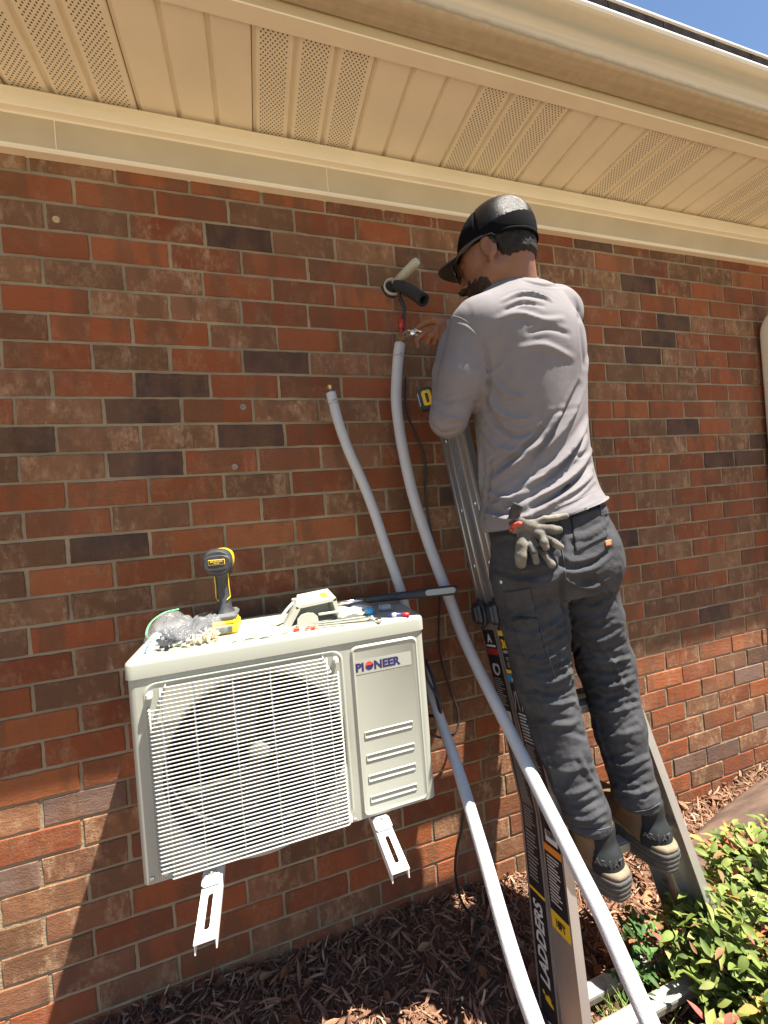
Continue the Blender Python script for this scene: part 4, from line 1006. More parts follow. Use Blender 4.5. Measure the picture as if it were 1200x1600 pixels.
# rungs: D section treads across both halves
def rung(z, n, x0, x1, mat=MALUD):
    b = MB(); c0 = LPt(x0, z, n); c1 = LPt(x1, z, n)
    pr = [(-.017, .010), (-.013, .0115), (-.0125, .0105), (-.009, .0115), (-.0085, .0105), (-.005, .0115), (-.0045, .0105), (-.001, .0115), (-.0005, .0105), (.003, .0115), (.0035, .0105), (.007, .0115), (.0075, .0105), (.011, .0115), (.0115, .0105), (.017, .010), (.018, .004), (.015, -.014), (.008, -.019), (-.008, -.019), (-.015, -.014), (-.018, .004)]
    b.prism([(y, zz) for y, zz in pr], c0, (0, -1, 0), (0, 0, 1), (1, 0, 0), x1-x0); return b.build('rung', mat, lad)
for i in range(5):
    z = .046+.350*i
    for n, q_ in ((.042, 0), (.136, 1)):
        o = .004 if z < 1.0 else .009
        rung(z, n, LX(z)+o, RX(z)-o)
# rubber feet
for side in (-1, 1):
    X = LX if side < 0 else RX
    for (a, b_) in (W1, W2):
        p = LPt(X(0), 0.0, (a+b_)/2); MB().box(p+np.array([-side*.013, 0, .012]), (.036, .09, .036), None, .006).build('foot', MKNOB, lad)
# locks where the sections meet
for side in (-1, 1):
    X = LX if side < 0 else RX
    for k, (a, b_) in enumerate((W1, W2)):
        mid = (a+b_)/2; c = LPt(X(1.03)+side*.010, 1.035, mid)
        Rl = np.stack([(1, 0, 0), DN, DZ], 1)
        b = MB(); b.box(c, (.016, .072, .070), Rl, .008); b.box(c+np.array([side*.012, 0, 0]), (.016, .052, .060), Rl, .008)
        b.box(c+np.array([side*.022, 0, 0])+DN*.004, (.012, .030, .050), Rl, .006)
        b.build('rail_lock', MKNOB, lad)
        b = MB(); b.tube([c+np.array([side*.010, 0, 0])+DZ*(.045*math.sin(t_))+DN*(.045*math.cos(t_)) for t_ in np.linspace(-1.3, 1.2, 9)], .006, 8); b.build('lock_lever', MKNOB, lad, True)
    b = MB(); p = LPt(X(1.02), 1.02, .0)
    b.box(LPt(X(1.025)-side*.013, 1.022, .089), (.030, .184, .012), np.stack([(1, 0, 0), DN, DZ], 1), .002); b.build('collar_plate', MALU, lad)
# rivets on the inner rails
b = MB()
for z in (1.18, 1.36, 1.60):
    for (a, b_) in (W1, W2):
        c = LPt(LX(z)+.0045, z, (a+b_)/2); b.lathe(c, (-1, 0, 0), [(0, .009), (.002, .0085), (.004, .006), (.0045, .002)], 14)
rv = b.build('rivet_row', MSCR, lad, True); rv['kind'] = 'stuff'
# top hinge
b = MB(); 
for side in (-1, 1):
    X = LX if side < 0 else RX
    b = MB(); b.lathe(LPt(X(1.69)-side*.02, 1.705, .09), (1, 0, 0), [(-.012, .05), (-.008, .056), (.008, .056), (.012, .05)], 28); b.build('hinge', MKNOB if side > 9 else MALUD, lad)
# label strips on the left outer webs (flat stickers, following the web)
def strip(z0, z1, na, nb, mat, name='label_strip', h=.0006, parent=None, seg=6):
    b = MB(); zs = np.linspace(z0, z1, seg+1); V = []
    for z in zs: V += [LPt(LX(z)-h, z, na), LPt(LX(z)-h, z, nb)]
    V2 = [p+np.array([h*.9, 0, 0]) for p in V]; n = len(V)
    F = [(2*i, 2*i+1, 2*i+3, 2*i+2) for i in range(seg)]+[(n+2*i, n+2*i+2, n+2*i+3, n+2*i+1) for i in range(seg)]
    F += [(2*i, 2*i+2, n+2*i+2, n+2*i) for i in range(seg)]+[(2*i+1, n+2*i+1, n+2*i+3, 2*i+3) for i in range(seg)]
    b.add(V+V2, F); return b.build(name, mat, parent or lad, fix=True)
def ltext(s_, size, z, n, mat, h=.0016, vert=False, sx=1., bold=.0008, shear=0., align='CENTER', parent=None):
    o = LPt(LX(z)-h, z, n); ndir = np.array([-1., 0, 0]); zz = LPt(LX(z+.05), z+.05, 0)-LPt(LX(z-.05), z-.05, 0); zz /= np.linalg.norm(zz)
    if vert: u, w = zz, -DN*-1*-1
    else: u, w = DN, zz
    if vert: w = np.cross(-np.array([1., 0, 0]), u); 
    return text('label_text', s_, size, o, u, w, ndir, mat, parent or lad, .0003, bold, shear, sx, align)
a1 = (.010, .078); a2 = (.102, .171)
s1 = strip(.005, .985, *a1, MLBL, seg=16); s2 = strip(.30, .985, *a2, MLBL, seg=12)
# wall-side strip: pictogram boxes, red bar, orange bar, writing
m1 = (a1[0]+a1[1])/2; m2 = (a2[0]+a2[1])/2
R = np.random.RandomState(12)
def lines(z0, z1, na, nb, par, step=.0065, mat=MLG, rag=.4):
    b = MB(); z = z0
    while z < z1:
        e = nb-(nb-na)*R.uniform(0, rag); x = LX(z)-.0013
        c0, c1 = LPt(x, z, na), LPt(x, z, e); b.add([c0, c1, c1+DZ*step*.42, c0+DZ*step*.42, c0+(.0004, 0, 0), c1+(.0004, 0, 0), c1+DZ*step*.42+(.0004, 0, 0), c0+DZ*step*.42+(.0004, 0, 0)], [(0, 1, 2, 3), (4, 7, 6, 5), (0, 4, 5, 1), (1, 5, 6, 2), (2, 6, 7, 3), (3, 7, 4, 0)])
        z += step
    o = b.build('fine_print', mat, par); return o
def put(z0, z1, na, nb, mat, par, name='label_block'): return strip(z0, z1, na, nb, mat, name, .0012, par, 2)
put(.925, .93, *a1, MLR, s1); put(.912, .925, *a1, MLR, s1)
ltext('A', .036, .948, m1, MLW, parent=s1, bold=.001); put(.935, .941, m1-.026, m1+.026, MLW, s1)
b = MB(); b.lathe(LPt(LX(.87)-.0009, .872, m1), (-1, 0, 0), [(0, .020), (.0004, .020)], 24); b.build('label_symbol', MLW, s1)
b = MB(); b.lathe(LPt(LX(.87)-.0014, .870, m1+.004), (-1, 0, 0), [(0, .011), (.0004, .011)], 16); b.build('label_symbol', MLBL, s1)
lines(.77, .845, a1[0]+.008, a1[1]-.008, s1); put(.700, .755, m1-.004, m1+.024, MLW, s1); put(.665, .685, *a1, MLO, s1); lines(.45, .655, a1[0]+.01, a1[1]-.008, s1)
lines(.33, .44, a1[0]+.01, a1[1]-.01, s1, .009, MLG, .5)
# camera-side strip: 300 lb, yellow blocks, blue bar, pictogram, print, barcode, orange bar, 18 ft
put(.969, .985, *a2, MLY, s2); ltext('300', .034, .936, m2-.004, MLY, parent=s2, sx=.95, bold=.0016); ltext('LB.', .012, .936, m2+.028, MLY, parent=s2, bold=.0006)
lines(.922, .930, a2[0]+.006, a2[1]-.006, s2, .0045, MLW); ltext('TYPE IA', .013, .902, m2, MLG, parent=s2, bold=.0004); lines(.884, .898, a2[0]+.012, a2[1]-.012, s2, .005)
put(.866, .876, *a2, MLY, s2); put(.842, .864, *a2, MLB, s2); ltext('MULTI', .010, .848, m2, MLW, parent=s2)
b = MB()
for dx_0 in (-.018, .014):
    for s_ in (-1, 1): b.add([LPt(LX(.80)-.0014, .770, m2+dx_0+s_*.010-.001), LPt(LX(.80)-.0014, .770, m2+dx_0+s_*.010+.001), LPt(LX(.80)-.0014, .825, m2+dx_0+s_*.002+.001), LPt(LX(.80)-.0014, .825, m2+dx_0+s_*.002-.001)], [(0, 1, 2, 3)])
b.build('label_symbol', MLW, s2, fix=False)
lines(.69, .762, a2[0]+.010, a2[1]-.008, s2, .0085, MLW, .5); lines(.60, .685, a2[0]+.010, a2[1]-.010, s2, .005, MLG)
lines(.555, .595, a2[0]+.008, a2[1]-.008, s2, .009, MLW, .15)
put(.496, .548, m2-.024, m2+.026, MLG, s2); put(.500, .544, m2-.021, m2+.023, MLBL, s2, 'label_block'); bpy.data.objects[s2.children[-1].name].location.x -= .0006
ltext('!', .034, .508, m2+.010, MLW, h=.0026, parent=s2); 
put(.452, .488, m2-.022, m2+.026, MLW, s2)
b = MB(); n = m2-.018
while n < m2+.022:
    w_ = R.choice([.0008, .0014, .002]); z0_, z1_ = .462, .485; x = LX(.47)-.0020
    b.add([LPt(x, z0_, n), LPt(x, z0_, n+w_), LPt(x, z1_, n+w_), LPt(x, z1_, n)], [(0, 1, 2, 3)]); n += w_+R.choice([.0008, .0014])
b.build('barcode', MLBL, s2, fix=False)
put(.428, .444, *a2, MLO, s2); lines(.32, .42, a2[0]+.008, a2[1]-.010, s2, .0075, MLW, .5)
s3 = strip(.262, .30, *a2, MLY, seg=3); ltext('18FT', .024, .272, m2, MLBL, parent=s3, bold=.0008, sx=.75)
# big maker's name running up the wall-side strip
put(.300, .307, *a1, MLY, s1)
ltext('LADDERS', .054, .105, m1+.017, MLW, vert=True, sx=.80, bold=.0016, shear=.12, align='LEFT', parent=s1)
ltext('GORILLA', .054, -.175, m1+.017, MLW, vert=True, sx=.80, bold=.0016, shear=.12, align='LEFT', parent=s1) if False else ltext('LA', .054, -.012, m1+.017, MLW, vert=True, sx=.80, bold=.0016, shear=.12, align='LEFT', parent=s1)
b = MB(); z = .080
for (du, dv, r_) in ((0, 0, .010), (-.012, .004, .008), (.010, .006, .007), (.012, -.008, .005), (-.016, -.008, .005), (-.004, .010, .007), (-.018, .010, .005)):
    b.lathe(LPt(LX(z)-.0012, z-.004+du*.8, m1+dv*1.6), (-1, 0, 0), [(0, r_), (.0005+abs(du)*.01, r_)], 14)
b.build('emblem', MLY, s1)
# ================================================================ implicit-surface modelling
class Vol:
    def __init__(s, lo, hi, h):
        s.h = h; s.lo = np.array(lo, float); s.n = np.ceil((np.array(hi)-s.lo)/h).astype(int)+1
        s.F = np.full(s.n, 1.0, np.float32)
    def sub(s, lo, hi, m):
        a = np.maximum(0, np.floor((np.array(lo)-m-s.lo)/s.h).astype(int)); b = np.minimum(s.n, np.ceil((np.array(hi)+m-s.lo)/s.h).astype(int)+1)
        if (b <= a).any(): return None
        ax = [s.lo[k]+s.h*np.arange(a[k], b[k]) for k in range(3)]
        X, Y, Z_ = np.meshgrid(*ax, indexing='ij'); return tuple(slice(a[k], b[k]) for k in range(3)), np.stack([X, Y, Z_], -1)
    def put(s, sdf, lo, hi, k=.0, op='u'):
        m = max(3*s.h, 2.5*k); q = s.sub(lo, hi, m)
        if q is None: return s
        sl, Pp = q; d = sdf(Pp).astype(np.float32); F = s.F[sl]
        if op == 'u':
            if k > 0:
                hh = np.clip(.5+.5*(F-d)/k, 0, 1); s.F[sl] = F*(1-hh)+d*hh-k*hh*(1-hh)
            else: s.F[sl] = np.minimum(F, d)
        elif op == 's':
            if k > 0:
                hh = np.clip(.5-.5*(F+d)/k, 0, 1); s.F[sl] = F*(1-hh)+(-d)*hh+k*hh*(1-hh)
            else: s.F[sl] = np.maximum(F, -d)
        return s
    def cone(s, a, b, ra, rb, k=.0, op='u'):
        a, b = np.array(a, float), np.array(b, float); r = max(ra, rb)
        def f(Pp):
            ab = b-a; L2 = max(ab@ab, 1e-9); t_ = np.clip(((Pp-a)@ab)/L2, 0, 1)
            return np.linalg.norm(Pp-(a+t_[..., None]*ab), axis=-1)-(ra+(rb-ra)*t_)
        return s.put(f, np.minimum(a, b)-r, np.maximum(a, b)+r, k, op)
    def chain(s, pts, rs, k=.0):
        for i in range(len(pts)-1): s.cone(pts[i], pts[i+1], rs[i], rs[i+1], k)
        return s
    def ell(s, c, r, R=None, k=.0, op='u', e=2.0):
        c = np.array(c, float); r = np.array(r, float); R = np.eye(3) if R is None else np.asarray(R, float)
        def f(Pp):
            q = ((Pp-c)@R)/r; m = (np.abs(q)**e).sum(-1)**(1/e); g = np.sqrt((( (np.abs(q)**(e-1))/r)**2).sum(-1))/np.maximum(m, 1e-6)**(e-1)
            return (m-1)*np.where(m > .3, 1/np.maximum(g, 1e-6), r.min())
        ext = np.full(3, r.max()*1.02); return s.put(f, c-ext, c+ext, k, op)
    def stack(s, st, k=.0, e=2.3, zt=None, zb=None):
        "stations (z, cx, cy, a, b, yaw_deg) stacked in z"
        st = sorted(st); A = np.array(st, float); z = A[:, 0]
        zz = np.linspace(z[0], z[-1], 160)
        def sm(col):  # smooth interpolation
            v = np.interp(zz, z, A[:, col]); kk = np.ones(13)/13; vp = np.pad(v, 6, mode='edge'); return np.convolve(vp, kk, 'valid')
        C_ = [sm(i) for i in range(1, 6)]
        def f(Pp):
            Zp = Pp[..., 2]; cx, cy, a, b, yw = [np.interp(Zp, zz, c) for c in C_]; yw = np.radians(yw)
            dx, dy = Pp[..., 0]-cx, Pp[..., 1]-cy; u = (dx*np.cos(yw)+dy*np.sin(yw))/a; v = (-dx*np.sin(yw)+dy*np.cos(yw))/b
            m = (np.abs(u)**e+np.abs(v)**e)**(1/e); d = (m-1)*np.minimum(a, b)
            zo = np.maximum(Zp-z[-1], z[0]-Zp); return np.where(zo > 0, np.sqrt(np.maximum(d, 0)**2+zo**2), np.maximum(d, zo))
        mx = A[:, 3:5].max(); lo = [A[:, 1].min()-mx, A[:, 2].min()-mx, z[0]]; hi = [A[:, 1].max()+mx, A[:, 2].max()+mx, z[-1]]
        return s.put(f, lo, hi, k)
    def plane(s, p, n):
        "remove everything on the +n side"
        p, n = np.array(p, float), np.array(n, float); n /= np.linalg.norm(n)
        ax = [s.lo[k]+s.h*np.arange(s.n[k]) for k in range(3)]
        d = ((ax[0]-p[0])*n[0])[:, None, None]+((ax[1]-p[1])*n[1])[None, :, None]+((ax[2]-p[2])*n[2])[None, None, :]
        s.F = np.maximum(s.F, d.astype(np.float32)); return s
    def mesh(s, smooth=2):
        F = s.F; F = np.where(F == 0, 1e-6, F); S = F < 0
        c = np.zeros(np.array(F.shape)-1, int)
        for i in (0, 1):
            for j in (0, 1):
                for k in (0, 1): c += S[i:i+c.shape[0], j:j+c.shape[1], k:k+c.shape[2]]
        act = (c > 0) & (c < 8); idx = np.full(act.shape, -1, int); I = np.argwhere(act); idx[act] = np.arange(len(I))
        acc = np.zeros((len(I), 3)); cnt = np.zeros(len(I))
        cor = [(i, j, k) for i in (0, 1) for j in (0, 1) for k in (0, 1)]
        for a in cor:
            for ax in range(3):
                if a[ax]: continue
                b = list(a); b[ax] = 1
                fa = F[I[:, 0]+a[0], I[:, 1]+a[1], I[:, 2]+a[2]]; fb = F[I[:, 0]+b[0], I[:, 1]+b[1], I[:, 2]+b[2]]
                m = (fa < 0) != (fb < 0); t_ = np.where(m, fa/(fa-fb+1e-12), 0)
                p = np.tile(np.array(a, float), (len(I), 1)); p[:, ax] += t_; acc[m] += p[m]; cnt[m] += 1
        V = (I+acc/np.maximum(cnt, 1)[:, None])*s.h+s.lo
        Fc = []
        for ax in range(3):
            o = [k for k in range(3) if k != ax]; sh = [slice(None)]*3; s0 = list(sh); s1 = list(sh); s0[ax] = slice(0, -1); s1[ax] = slice(1, None)
            ch = S[tuple(s0)] != S[tuple(s1)]; E = np.argwhere(ch)
            E = E[(E[:, o[0]] > 0) & (E[:, o[1]] > 0) & (E[:, o[0]] < idx.shape[o[0]]) & (E[:, o[1]] < idx.shape[o[1]])]
            inside = S[E[:, 0], E[:, 1], E[:, 2]]
            def g(d0, d1):
                q = E.copy(); q[:, o[0]] -= d0; q[:, o[1]] -= d1; return idx[q[:, 0], q[:, 1], q[:, 2]]
            quad = np.stack([g(1, 1), g(0, 1), g(0, 0), g(1, 0)], 1)
            flip = inside if ax != 1 else ~inside
            quad = np.where(flip[:, None], quad, quad[:, ::-1]); Fc.append(quad[(quad >= 0).all(1)])
        Fc = np.vstack(Fc); V = lap(V, Fc, smooth); return V, Fc
def lap(V, Fq, it, lam=.5):
    if it <= 0: return V
    a = np.concatenate([Fq[:, i] for i in range(4)]); b = np.concatenate([Fq[:, (i+1) % 4] for i in range(4)])
    n = len(V); deg = np.bincount(a, minlength=n)+np.bincount(b, minlength=n)
    for _ in range(it):
        acc = np.stack([np.bincount(a, V[b, k], n)+np.bincount(b, V[a, k], n) for k in range(3)], 1)
        V = V+lam*(acc/np.maximum(deg, 1)[:, None]-V)
    return V
def vnorm(V, Fq):
    n = np.cross(V[Fq[:, 2]]-V[Fq[:, 0]], V[Fq[:, 3]]-V[Fq[:, 1]]); N_ = np.zeros_like(V)
    for k in range(4):
        for c in range(3): N_[:, c] += np.bincount(Fq[:, k], n[:, c], len(V))
    return N_/np.maximum(np.linalg.norm(N_, axis=1), 1e-12)[:, None]
def toScreen(V):
    q = (V-CAM_POS)@CAM_M; return np.stack([600+CAM_F*q[:, 0]/-q[:, 2], 800-CAM_F*q[:, 1]/-q[:, 2]], 1), -q[:, 2]
def bvh(V, Fq): return BVHTree.FromPolygons([tuple(p) for p in V], [tuple(map(int, q)) for q in Fq])
def hit(tree, px, py):
    d = ray(px, py); r = tree.ray_cast(Vector(CAM_POS), Vector(d).normalized()); return None if r[0] is None else (np.array(r[0]), np.array(r[1]))
def folds(V, Fq, spec, inward=False):
    "press ridges (+) and valleys (-) into a cloth surface along 3D polylines found on the surface"
    tree = bvh(V, Fq); N_ = vnorm(V, Fq); D_ = np.zeros(len(V))
    for pts, amp, w in spec:
        pts = catmull([(x, y, 0) for x, y in pts], 6)[:, :2]; P3 = [hit(tree, x, y) for x, y in pts]; P3 = [p[0] for p in P3 if p is not None]
        if len(P3) < 2: continue
        P3 = np.array(P3); lo, hi = P3.min(0)-3*w, P3.max(0)+3*w; m = np.where(((V > lo) & (V < hi)).all(1))[0]
        if not len(m): continue
        Q = V[m]; best = np.full(len(m), 1e9); bt = np.zeros(len(m))
        for i in range(len(P3)-1):
            a, b = P3[i], P3[i+1]; ab = b-a
            if ab@ab > .06**2: continue
            t_ = np.clip(((Q-a)@ab)/max(ab@ab, 1e-9), 0, 1); d = np.linalg.norm(Q-(a+t_[:, None]*ab), axis=1); u = d < best; best[u] = d[u]; bt[u] = (i+t_[u])/(len(P3)-1)
        env = np.sin(np.pi*np.clip(bt*.96+.02, 0, 1))**.5
        x_ = best/w
        prof = np.exp(-1.15*x_**1.3)-.35*np.exp(-((x_-1.6)/.8)**2)
        D_[m] += amp*env*prof
    return V+N_*D_[:, None]
def vnoise(P_, sc, seed=0, st=(1, 1, 1)):
    "smooth value noise"
    q = P_*np.array(st)*sc+seed*17.3; i = np.floor(q).astype(int); f = q-i; f = f*f*(3-2*f); out = 0
    def hsh(a): 
        h_ = (a[:, 0]*73856093 ^ a[:, 1]*19349663 ^ a[:, 2]*83492791 ^ (seed*2654435)) & 0xffffff; h_ = (h_*1103515245+12345) & 0x7fffffff; return ((h_ >> 8) & 0xffff)/65535.
    for dx in (0, 1):
        for dy in (0, 1):
            for dz in (0, 1):
                w = (f[:, 0] if dx else 1-f[:, 0])*(f[:, 1] if dy else 1-f[:, 1])*(f[:, 2] if dz else 1-f[:, 2]); out = out+w*hsh(i+np.array([dx, dy, dz]))
    return out*2-1
def cloth_noise(V, Fq, amp, sc, seed, st=(1, 1, 1), ridge=False):
    n = vnoise(V, sc, seed, st); 
    if ridge: n = 1-2*np.abs(n)**.8
    return V+vnorm(V, Fq)*(amp*n)[:, None]
def patch(tree, quad, off, name, mat, parent, nu=14, nv=14, th=.0015):
    "thin cloth or sticker patch laid on a surface, quad corners seen in the photograph (tl,tr,br,bl)"
    q = np.array(quad, float); V = []; N_ = []
    for i in range(nu+1):
        for j in range(nv+1):
            u, v = i/nu, j/nv; p = (q[0]*(1-u)+q[1]*u)*(1-v)+(q[3]*(1-u)+q[2]*u)*v; r = hit(tree, *p)
            if r is not None and V and np.linalg.norm(r[0]-V[-1]) > .20: r = None
            if r is None: r = (V[-1], N_[-1]) if V else (np.zeros(3), np.array([0, -1., 0]))
            V.append(r[0]); N_.append(r[1])
    V, N_ = np.array(V), np.array(N_); N_ = np.where(((CAM_POS-V)*N_).sum(1)[:, None] < 0, -N_, N_)
    k = nv+1; F = [(i*k+j, i*k+j+1, (i+1)*k+j+1, (i+1)*k+j) for i in range(nu) for j in range(nv)]
    top = V+N_*off; bot = V+N_*(off-th); n = len(V); Fb = [tuple(a+n for a in f[::-1]) for f in F]
    ed = [i*k for i in range(nu+1)]+[nu*k+j for j in range(1, k)]+[i*k+nv for i in range(nu-1, -1, -1)]+[j for j in range(nv-1, 0, -1)]
    S_ = [(ed[i], ed[(i+1) % len(ed)], ed[(i+1) % len(ed)]+n, ed[i]+n) for i in range(len(ed))]
    return mk(name, np.vstack([top, bot]), F+Fb+S_, mat, parent, True)
def seam(tree, pts, r, name, mat, parent, off=.0, dash=False):
    pts = catmull([(x, y, 0) for x, y in pts], 8)[:, :2]; P3 = [hit(tree, x, y) for x, y in pts]; P3 = [p[0]+(CAM_POS-p[0])/np.linalg.norm(CAM_POS-p[0])*off for p in P3 if p]
    ok = [P3[0]] if P3 else []
    for p in P3[1:]:
        if np.linalg.norm(p-ok[-1]) < .03: ok.append(p)
    P3 = ok
    if len(P3) < 3: return None
    b = MB()
    if dash:
        for i in range(0, len(P3)-1, 2): b.tube([P3[i], P3[i+1]], r, 5)
    else: b.tube(P3, r, 6)
    return b.build(name, mat, parent, True)

# ================================================================ the man
MSKIN = M('skin', (.20, .090, .052), .5, var=.08, scale=18, bump=.2, bscale=240, spec=.35)
MSHIRT = M('shirt_fabric', (.178, .165, .172), .85, var=.05, scale=30, bump=.12, bscale=70, spec=.2, bdist=.0035)
MPANT = M('work_trousers', (.047, .048, .052), .88, var=.28, scale=16, bump=.55, bscale=75, spec=.2, bdist=.004)
MPANTL = M('trouser_edge', (.075, .08, .09), .9, var=.2, scale=30)
MHAIR = M('hair_black', (.016, .012, .010), .6, var=.3, scale=60, bump=.4, bscale=300, spec=.2)
MCAPM = M('cap_black', (.005, .005, .006), .9, var=.2, scale=30, bump=.5, bscale=600, spec=.05)
MMESH = M('cap_mesh', (.005, .005, .006), .30, var=.2, scale=200, bump=.4, bscale=700, spec=.14, bdist=.004)
person = empty('person', (1.44, -.45, .40), 'man in grey long sleeve shirt, dark work trousers and black cap standing on the ladder', 'person')
NECK = np.array([1.333, -.388, 1.955]); HC = np.array([1.276, -.392, 2.042])
SHL, ELL_, WRL = np.array([1.178, -.425, 1.835]), np.array([1.108, -.375, 1.615]), np.array([1.168, -.300, 1.880])
SHR, ELR, WRR = np.array([1.505, -.350, 1.925]), np.array([1.540, -.175, 1.770]), np.array([1.360, -.120, 1.800])
TORSO = [(1.28, 1.366, -.405, .166, .120, -4), (1.37, 1.358, -.398, .166, .114, -3), (1.46, 1.354, -.386, .161, .106, -2), (1.56, 1.352, -.388, .161, .106, 1), (1.66, 1.347, -.396, .167, .114, 4), (1.76, 1.343, -.404, .174, .121, 9), (1.84, 1.342, -.402, .178, .110, 12), (1.90, 1.341, -.386, .155, .088, 14), (1.945, 1.338, -.386, .10, .066, 14)]
# ---- head, in its own axes
hd_f = np.array([-.60, .80, 0]); hd_f /= np.linalg.norm(hd_f); pit = math.radians(-13)
HF = hd_f*math.cos(pit)+np.array([0, 0, 1])*math.sin(pit); HL = np.cross([0, 0, 1], hd_f); HL /= np.linalg.norm(HL); HU = np.cross(HF, HL)
if HU[2] < 0: HU = -HU
def H(f, l, u): return HC+HF*f+HL*l+HU*u
RH = np.stack([HF, HL, HU], 1)
hv = Vol((1.12, -.62, 1.90), (1.50, -.16, 2.30), .0030)
hv.ell(H(-.010, 0, .030), (.096, .076, .088), RH)
hv.ell(H(.030, 0, -.015), (.058, .062, .085), RH, k=.03)
hv.cone(H(.030, .030, -.075), H(.066, 0, -.098), .028, .022, .03); hv.cone(H(.030, -.030, -.075), H(.066, 0, -.098), .028, .022, .03)
hv.cone(H(.0, .050, -.058), H(.03, .030, -.08), .022, .024, .03); hv.cone(H(.0, -.050, -.058), H(.03, -.030, -.08), .022, .024, .03)
hv.cone(H(.074, .0, .035), H(.086, 0, .030), .022, .018, .02)          # brow
hv.cone(H(.084, 0, .020), H(.108, 0, -.026), .0085, .0125, .012)        # nose
hv.cone(H(.096, .010, -.030), H(.096, -.010, -.030), .0085, .0085, .008)
hv.ell(H(.080, .034, .014), (.014, .017, .012), RH, k=.01, op='s'); hv.ell(H(.080, -.034, .014), (.014, .017, .012), RH, k=.01, op='s')
hv.ell(H(.072, .032, .012), (.0125, .014, .0125), RH, k=.004); hv.ell(H(.072, -.032, .012), (.0125, .014, .0125), RH, k=.004)
hv.cone(H(.086, .018, -.054), H(.086, -.018, -.054), .0075, .0075, .008); hv.cone(H(.083, .015, -.064), H(.083, -.015, -.064), .008, .008, .008)
for s_ in (1, -1):                                                      # ears
    hv.ell(H(-.008, s_*.079, -.012), (.019, .009, .032), RH@np.array(Matrix.Rotation(math.radians(12), 3, 'Y')), k=.006)
    hv.cone(H(-.010, s_*.080, -.036), H(-.004, s_*.077, -.044), .0075, .006, .005)
    hv.ell(H(-.006, s_*.089, -.008), (.010, .006, .018), RH, k=.003, op='s')
hv.cone(H(-.030, 0, -.045), NECK+(0, 0, -.055), .049, .060, .03); hv.cone(H(-.045, 0, -.02), NECK+(.0, -.008, -.03), .043, .050, .03)
hv.cone(H(.02, 0, -.08), NECK+(-.015, .02, -.03), .035, .045, .03)
VH, FH = hv.mesh(2); VH = cloth_noise(VH, FH, .0006, 60, 3)
# ---- hands
def hand(W, palm_c, knuck, fdirs, r0, thumb, h=.0018):
    "W wrist; knuckle roots; finger chains given as point lists"
    allp = np.array([W, palm_c]+[p for ch in fdirs+[thumb] for p in ch]); v = Vol(allp.min(0)-.03, allp.max(0)+.03, h)
    v.cone(W, W+(palm_c-W)*.35, .024, .023, .006)
    for k_, ch in enumerate(fdirs):
        v.cone(W+(palm_c-W)*.3, ch[0], .0185, r0[k_]*1.28, .010)
        for i in range(len(ch)-1):
            ra = r0[k_]*(1-.09*i); v.cone(ch[i], ch[i+1], ra*1.04, ra*.93, .0025)
            v.ell(ch[i], (ra*1.07,)*3, None, k=.003)
    for i in range(len(thumb)-1): v.cone(thumb[i], thumb[i+1], .0135-.0022*i, .0120-.0022*i, .005 if i else .010)
    return v.mesh(2)
hp = lambda x, y, t_: PT(x, y, t_)
HB = 1.19
WL = hp(716, 512, 1.165)
fL = [  # index stretched under the joint, others curled round the red grips
    [hp(682, 515, 1.175), hp(663, 521, 1.21), hp(652, 531, 1.225), hp(654, 541, 1.215)],
    [hp(690, 520, 1.165), hp(673, 524, 1.185), hp(669, 535, 1.20), hp(678, 539, 1.21)],
    [hp(699, 523, 1.155), hp(684, 525, 1.17), hp(680, 535, 1.19), hp(689, 539, 1.20)],
    [hp(707, 525, 1.150), hp(695, 527, 1.16), hp(691, 535, 1.18), hp(699, 538, 1.19)]]
thL = [hp(700, 503, 1.16), hp(680, 500, 1.18), hp(665, 504, 1.20), hp(654, 511, 1.215)]
VHL, FHL = hand(WL, hp(694, 512, 1.165), None, fL, [.0098, .0102, .0098, .0092], thL)
# right hand resting on the upper ladder rail in front of him
WRR2 = WRR; gr = np.array([1.330, -.095, 1.80])
fR = [[gr+(.012*k-.02, .012, .022-.004*k), gr+(.012*k-.030, .040, .016-.004*k), gr+(.012*k-.034, .052, -.004-.004*k), gr+(.012*k-.028, .046, -.022-.004*k)] for k in range(4)]
thR = [gr+(-.03, 0, .004), gr+(-.048, .02, .0), gr+(-.052, .038, -.012)]
VHR, FHR = hand(WRR2, gr, None, [[np.array(p) for p in c] for c in fR], [.0088, .009, .0088, .0078], [np.array(p) for p in thR])
# ---- trunk and limbs under the clothes
bv_ = Vol((1.0, -.72, .42), (1.75, -.02, 2.0), .010)
bv_.stack([(z, x, y, a-.018, b-.018, w) for z, x, y, a, b, w in TORSO], e=2.2)
bv_.chain([SHL, ELL_, WRL, WL], [.048, .038, .028, .024], .01); bv_.chain([SHR, ELR, WRR], [.048, .038, .026], .01)
bv_.cone(NECK+(0, 0, -.09), NECK+(0, 0, .0), .06, .052, .03)
HPL, KNL, ANL = np.array([1.288, -.400, 1.20]), np.array([1.320, -.390, .860]), np.array([1.352, -.478, .555])
HPR, KNR, ANR = np.array([1.478, -.385, 1.20]), np.array([1.541, -.385, .860]), np.array([1.534, -.466, .555])
bv_.cone(HPL, HPR, .075, .075, .04)
bv_.chain([HPL, KNL, ANL], [.070, .048, .036], .01); bv_.chain([HPR, KNR, ANR], [.070, .048, .036], .01)
VB, FB = bv_.mesh(2)
V_all = np.vstack([VB, VH, VHL, VHR]); F_all = np.vstack([FB, FH+len(VB), FHL+len(VB)+len(VH), FHR+len(VB)+len(VH)+len(VHL)])
body = mk('body', V_all, F_all, MSKIN, person, True)

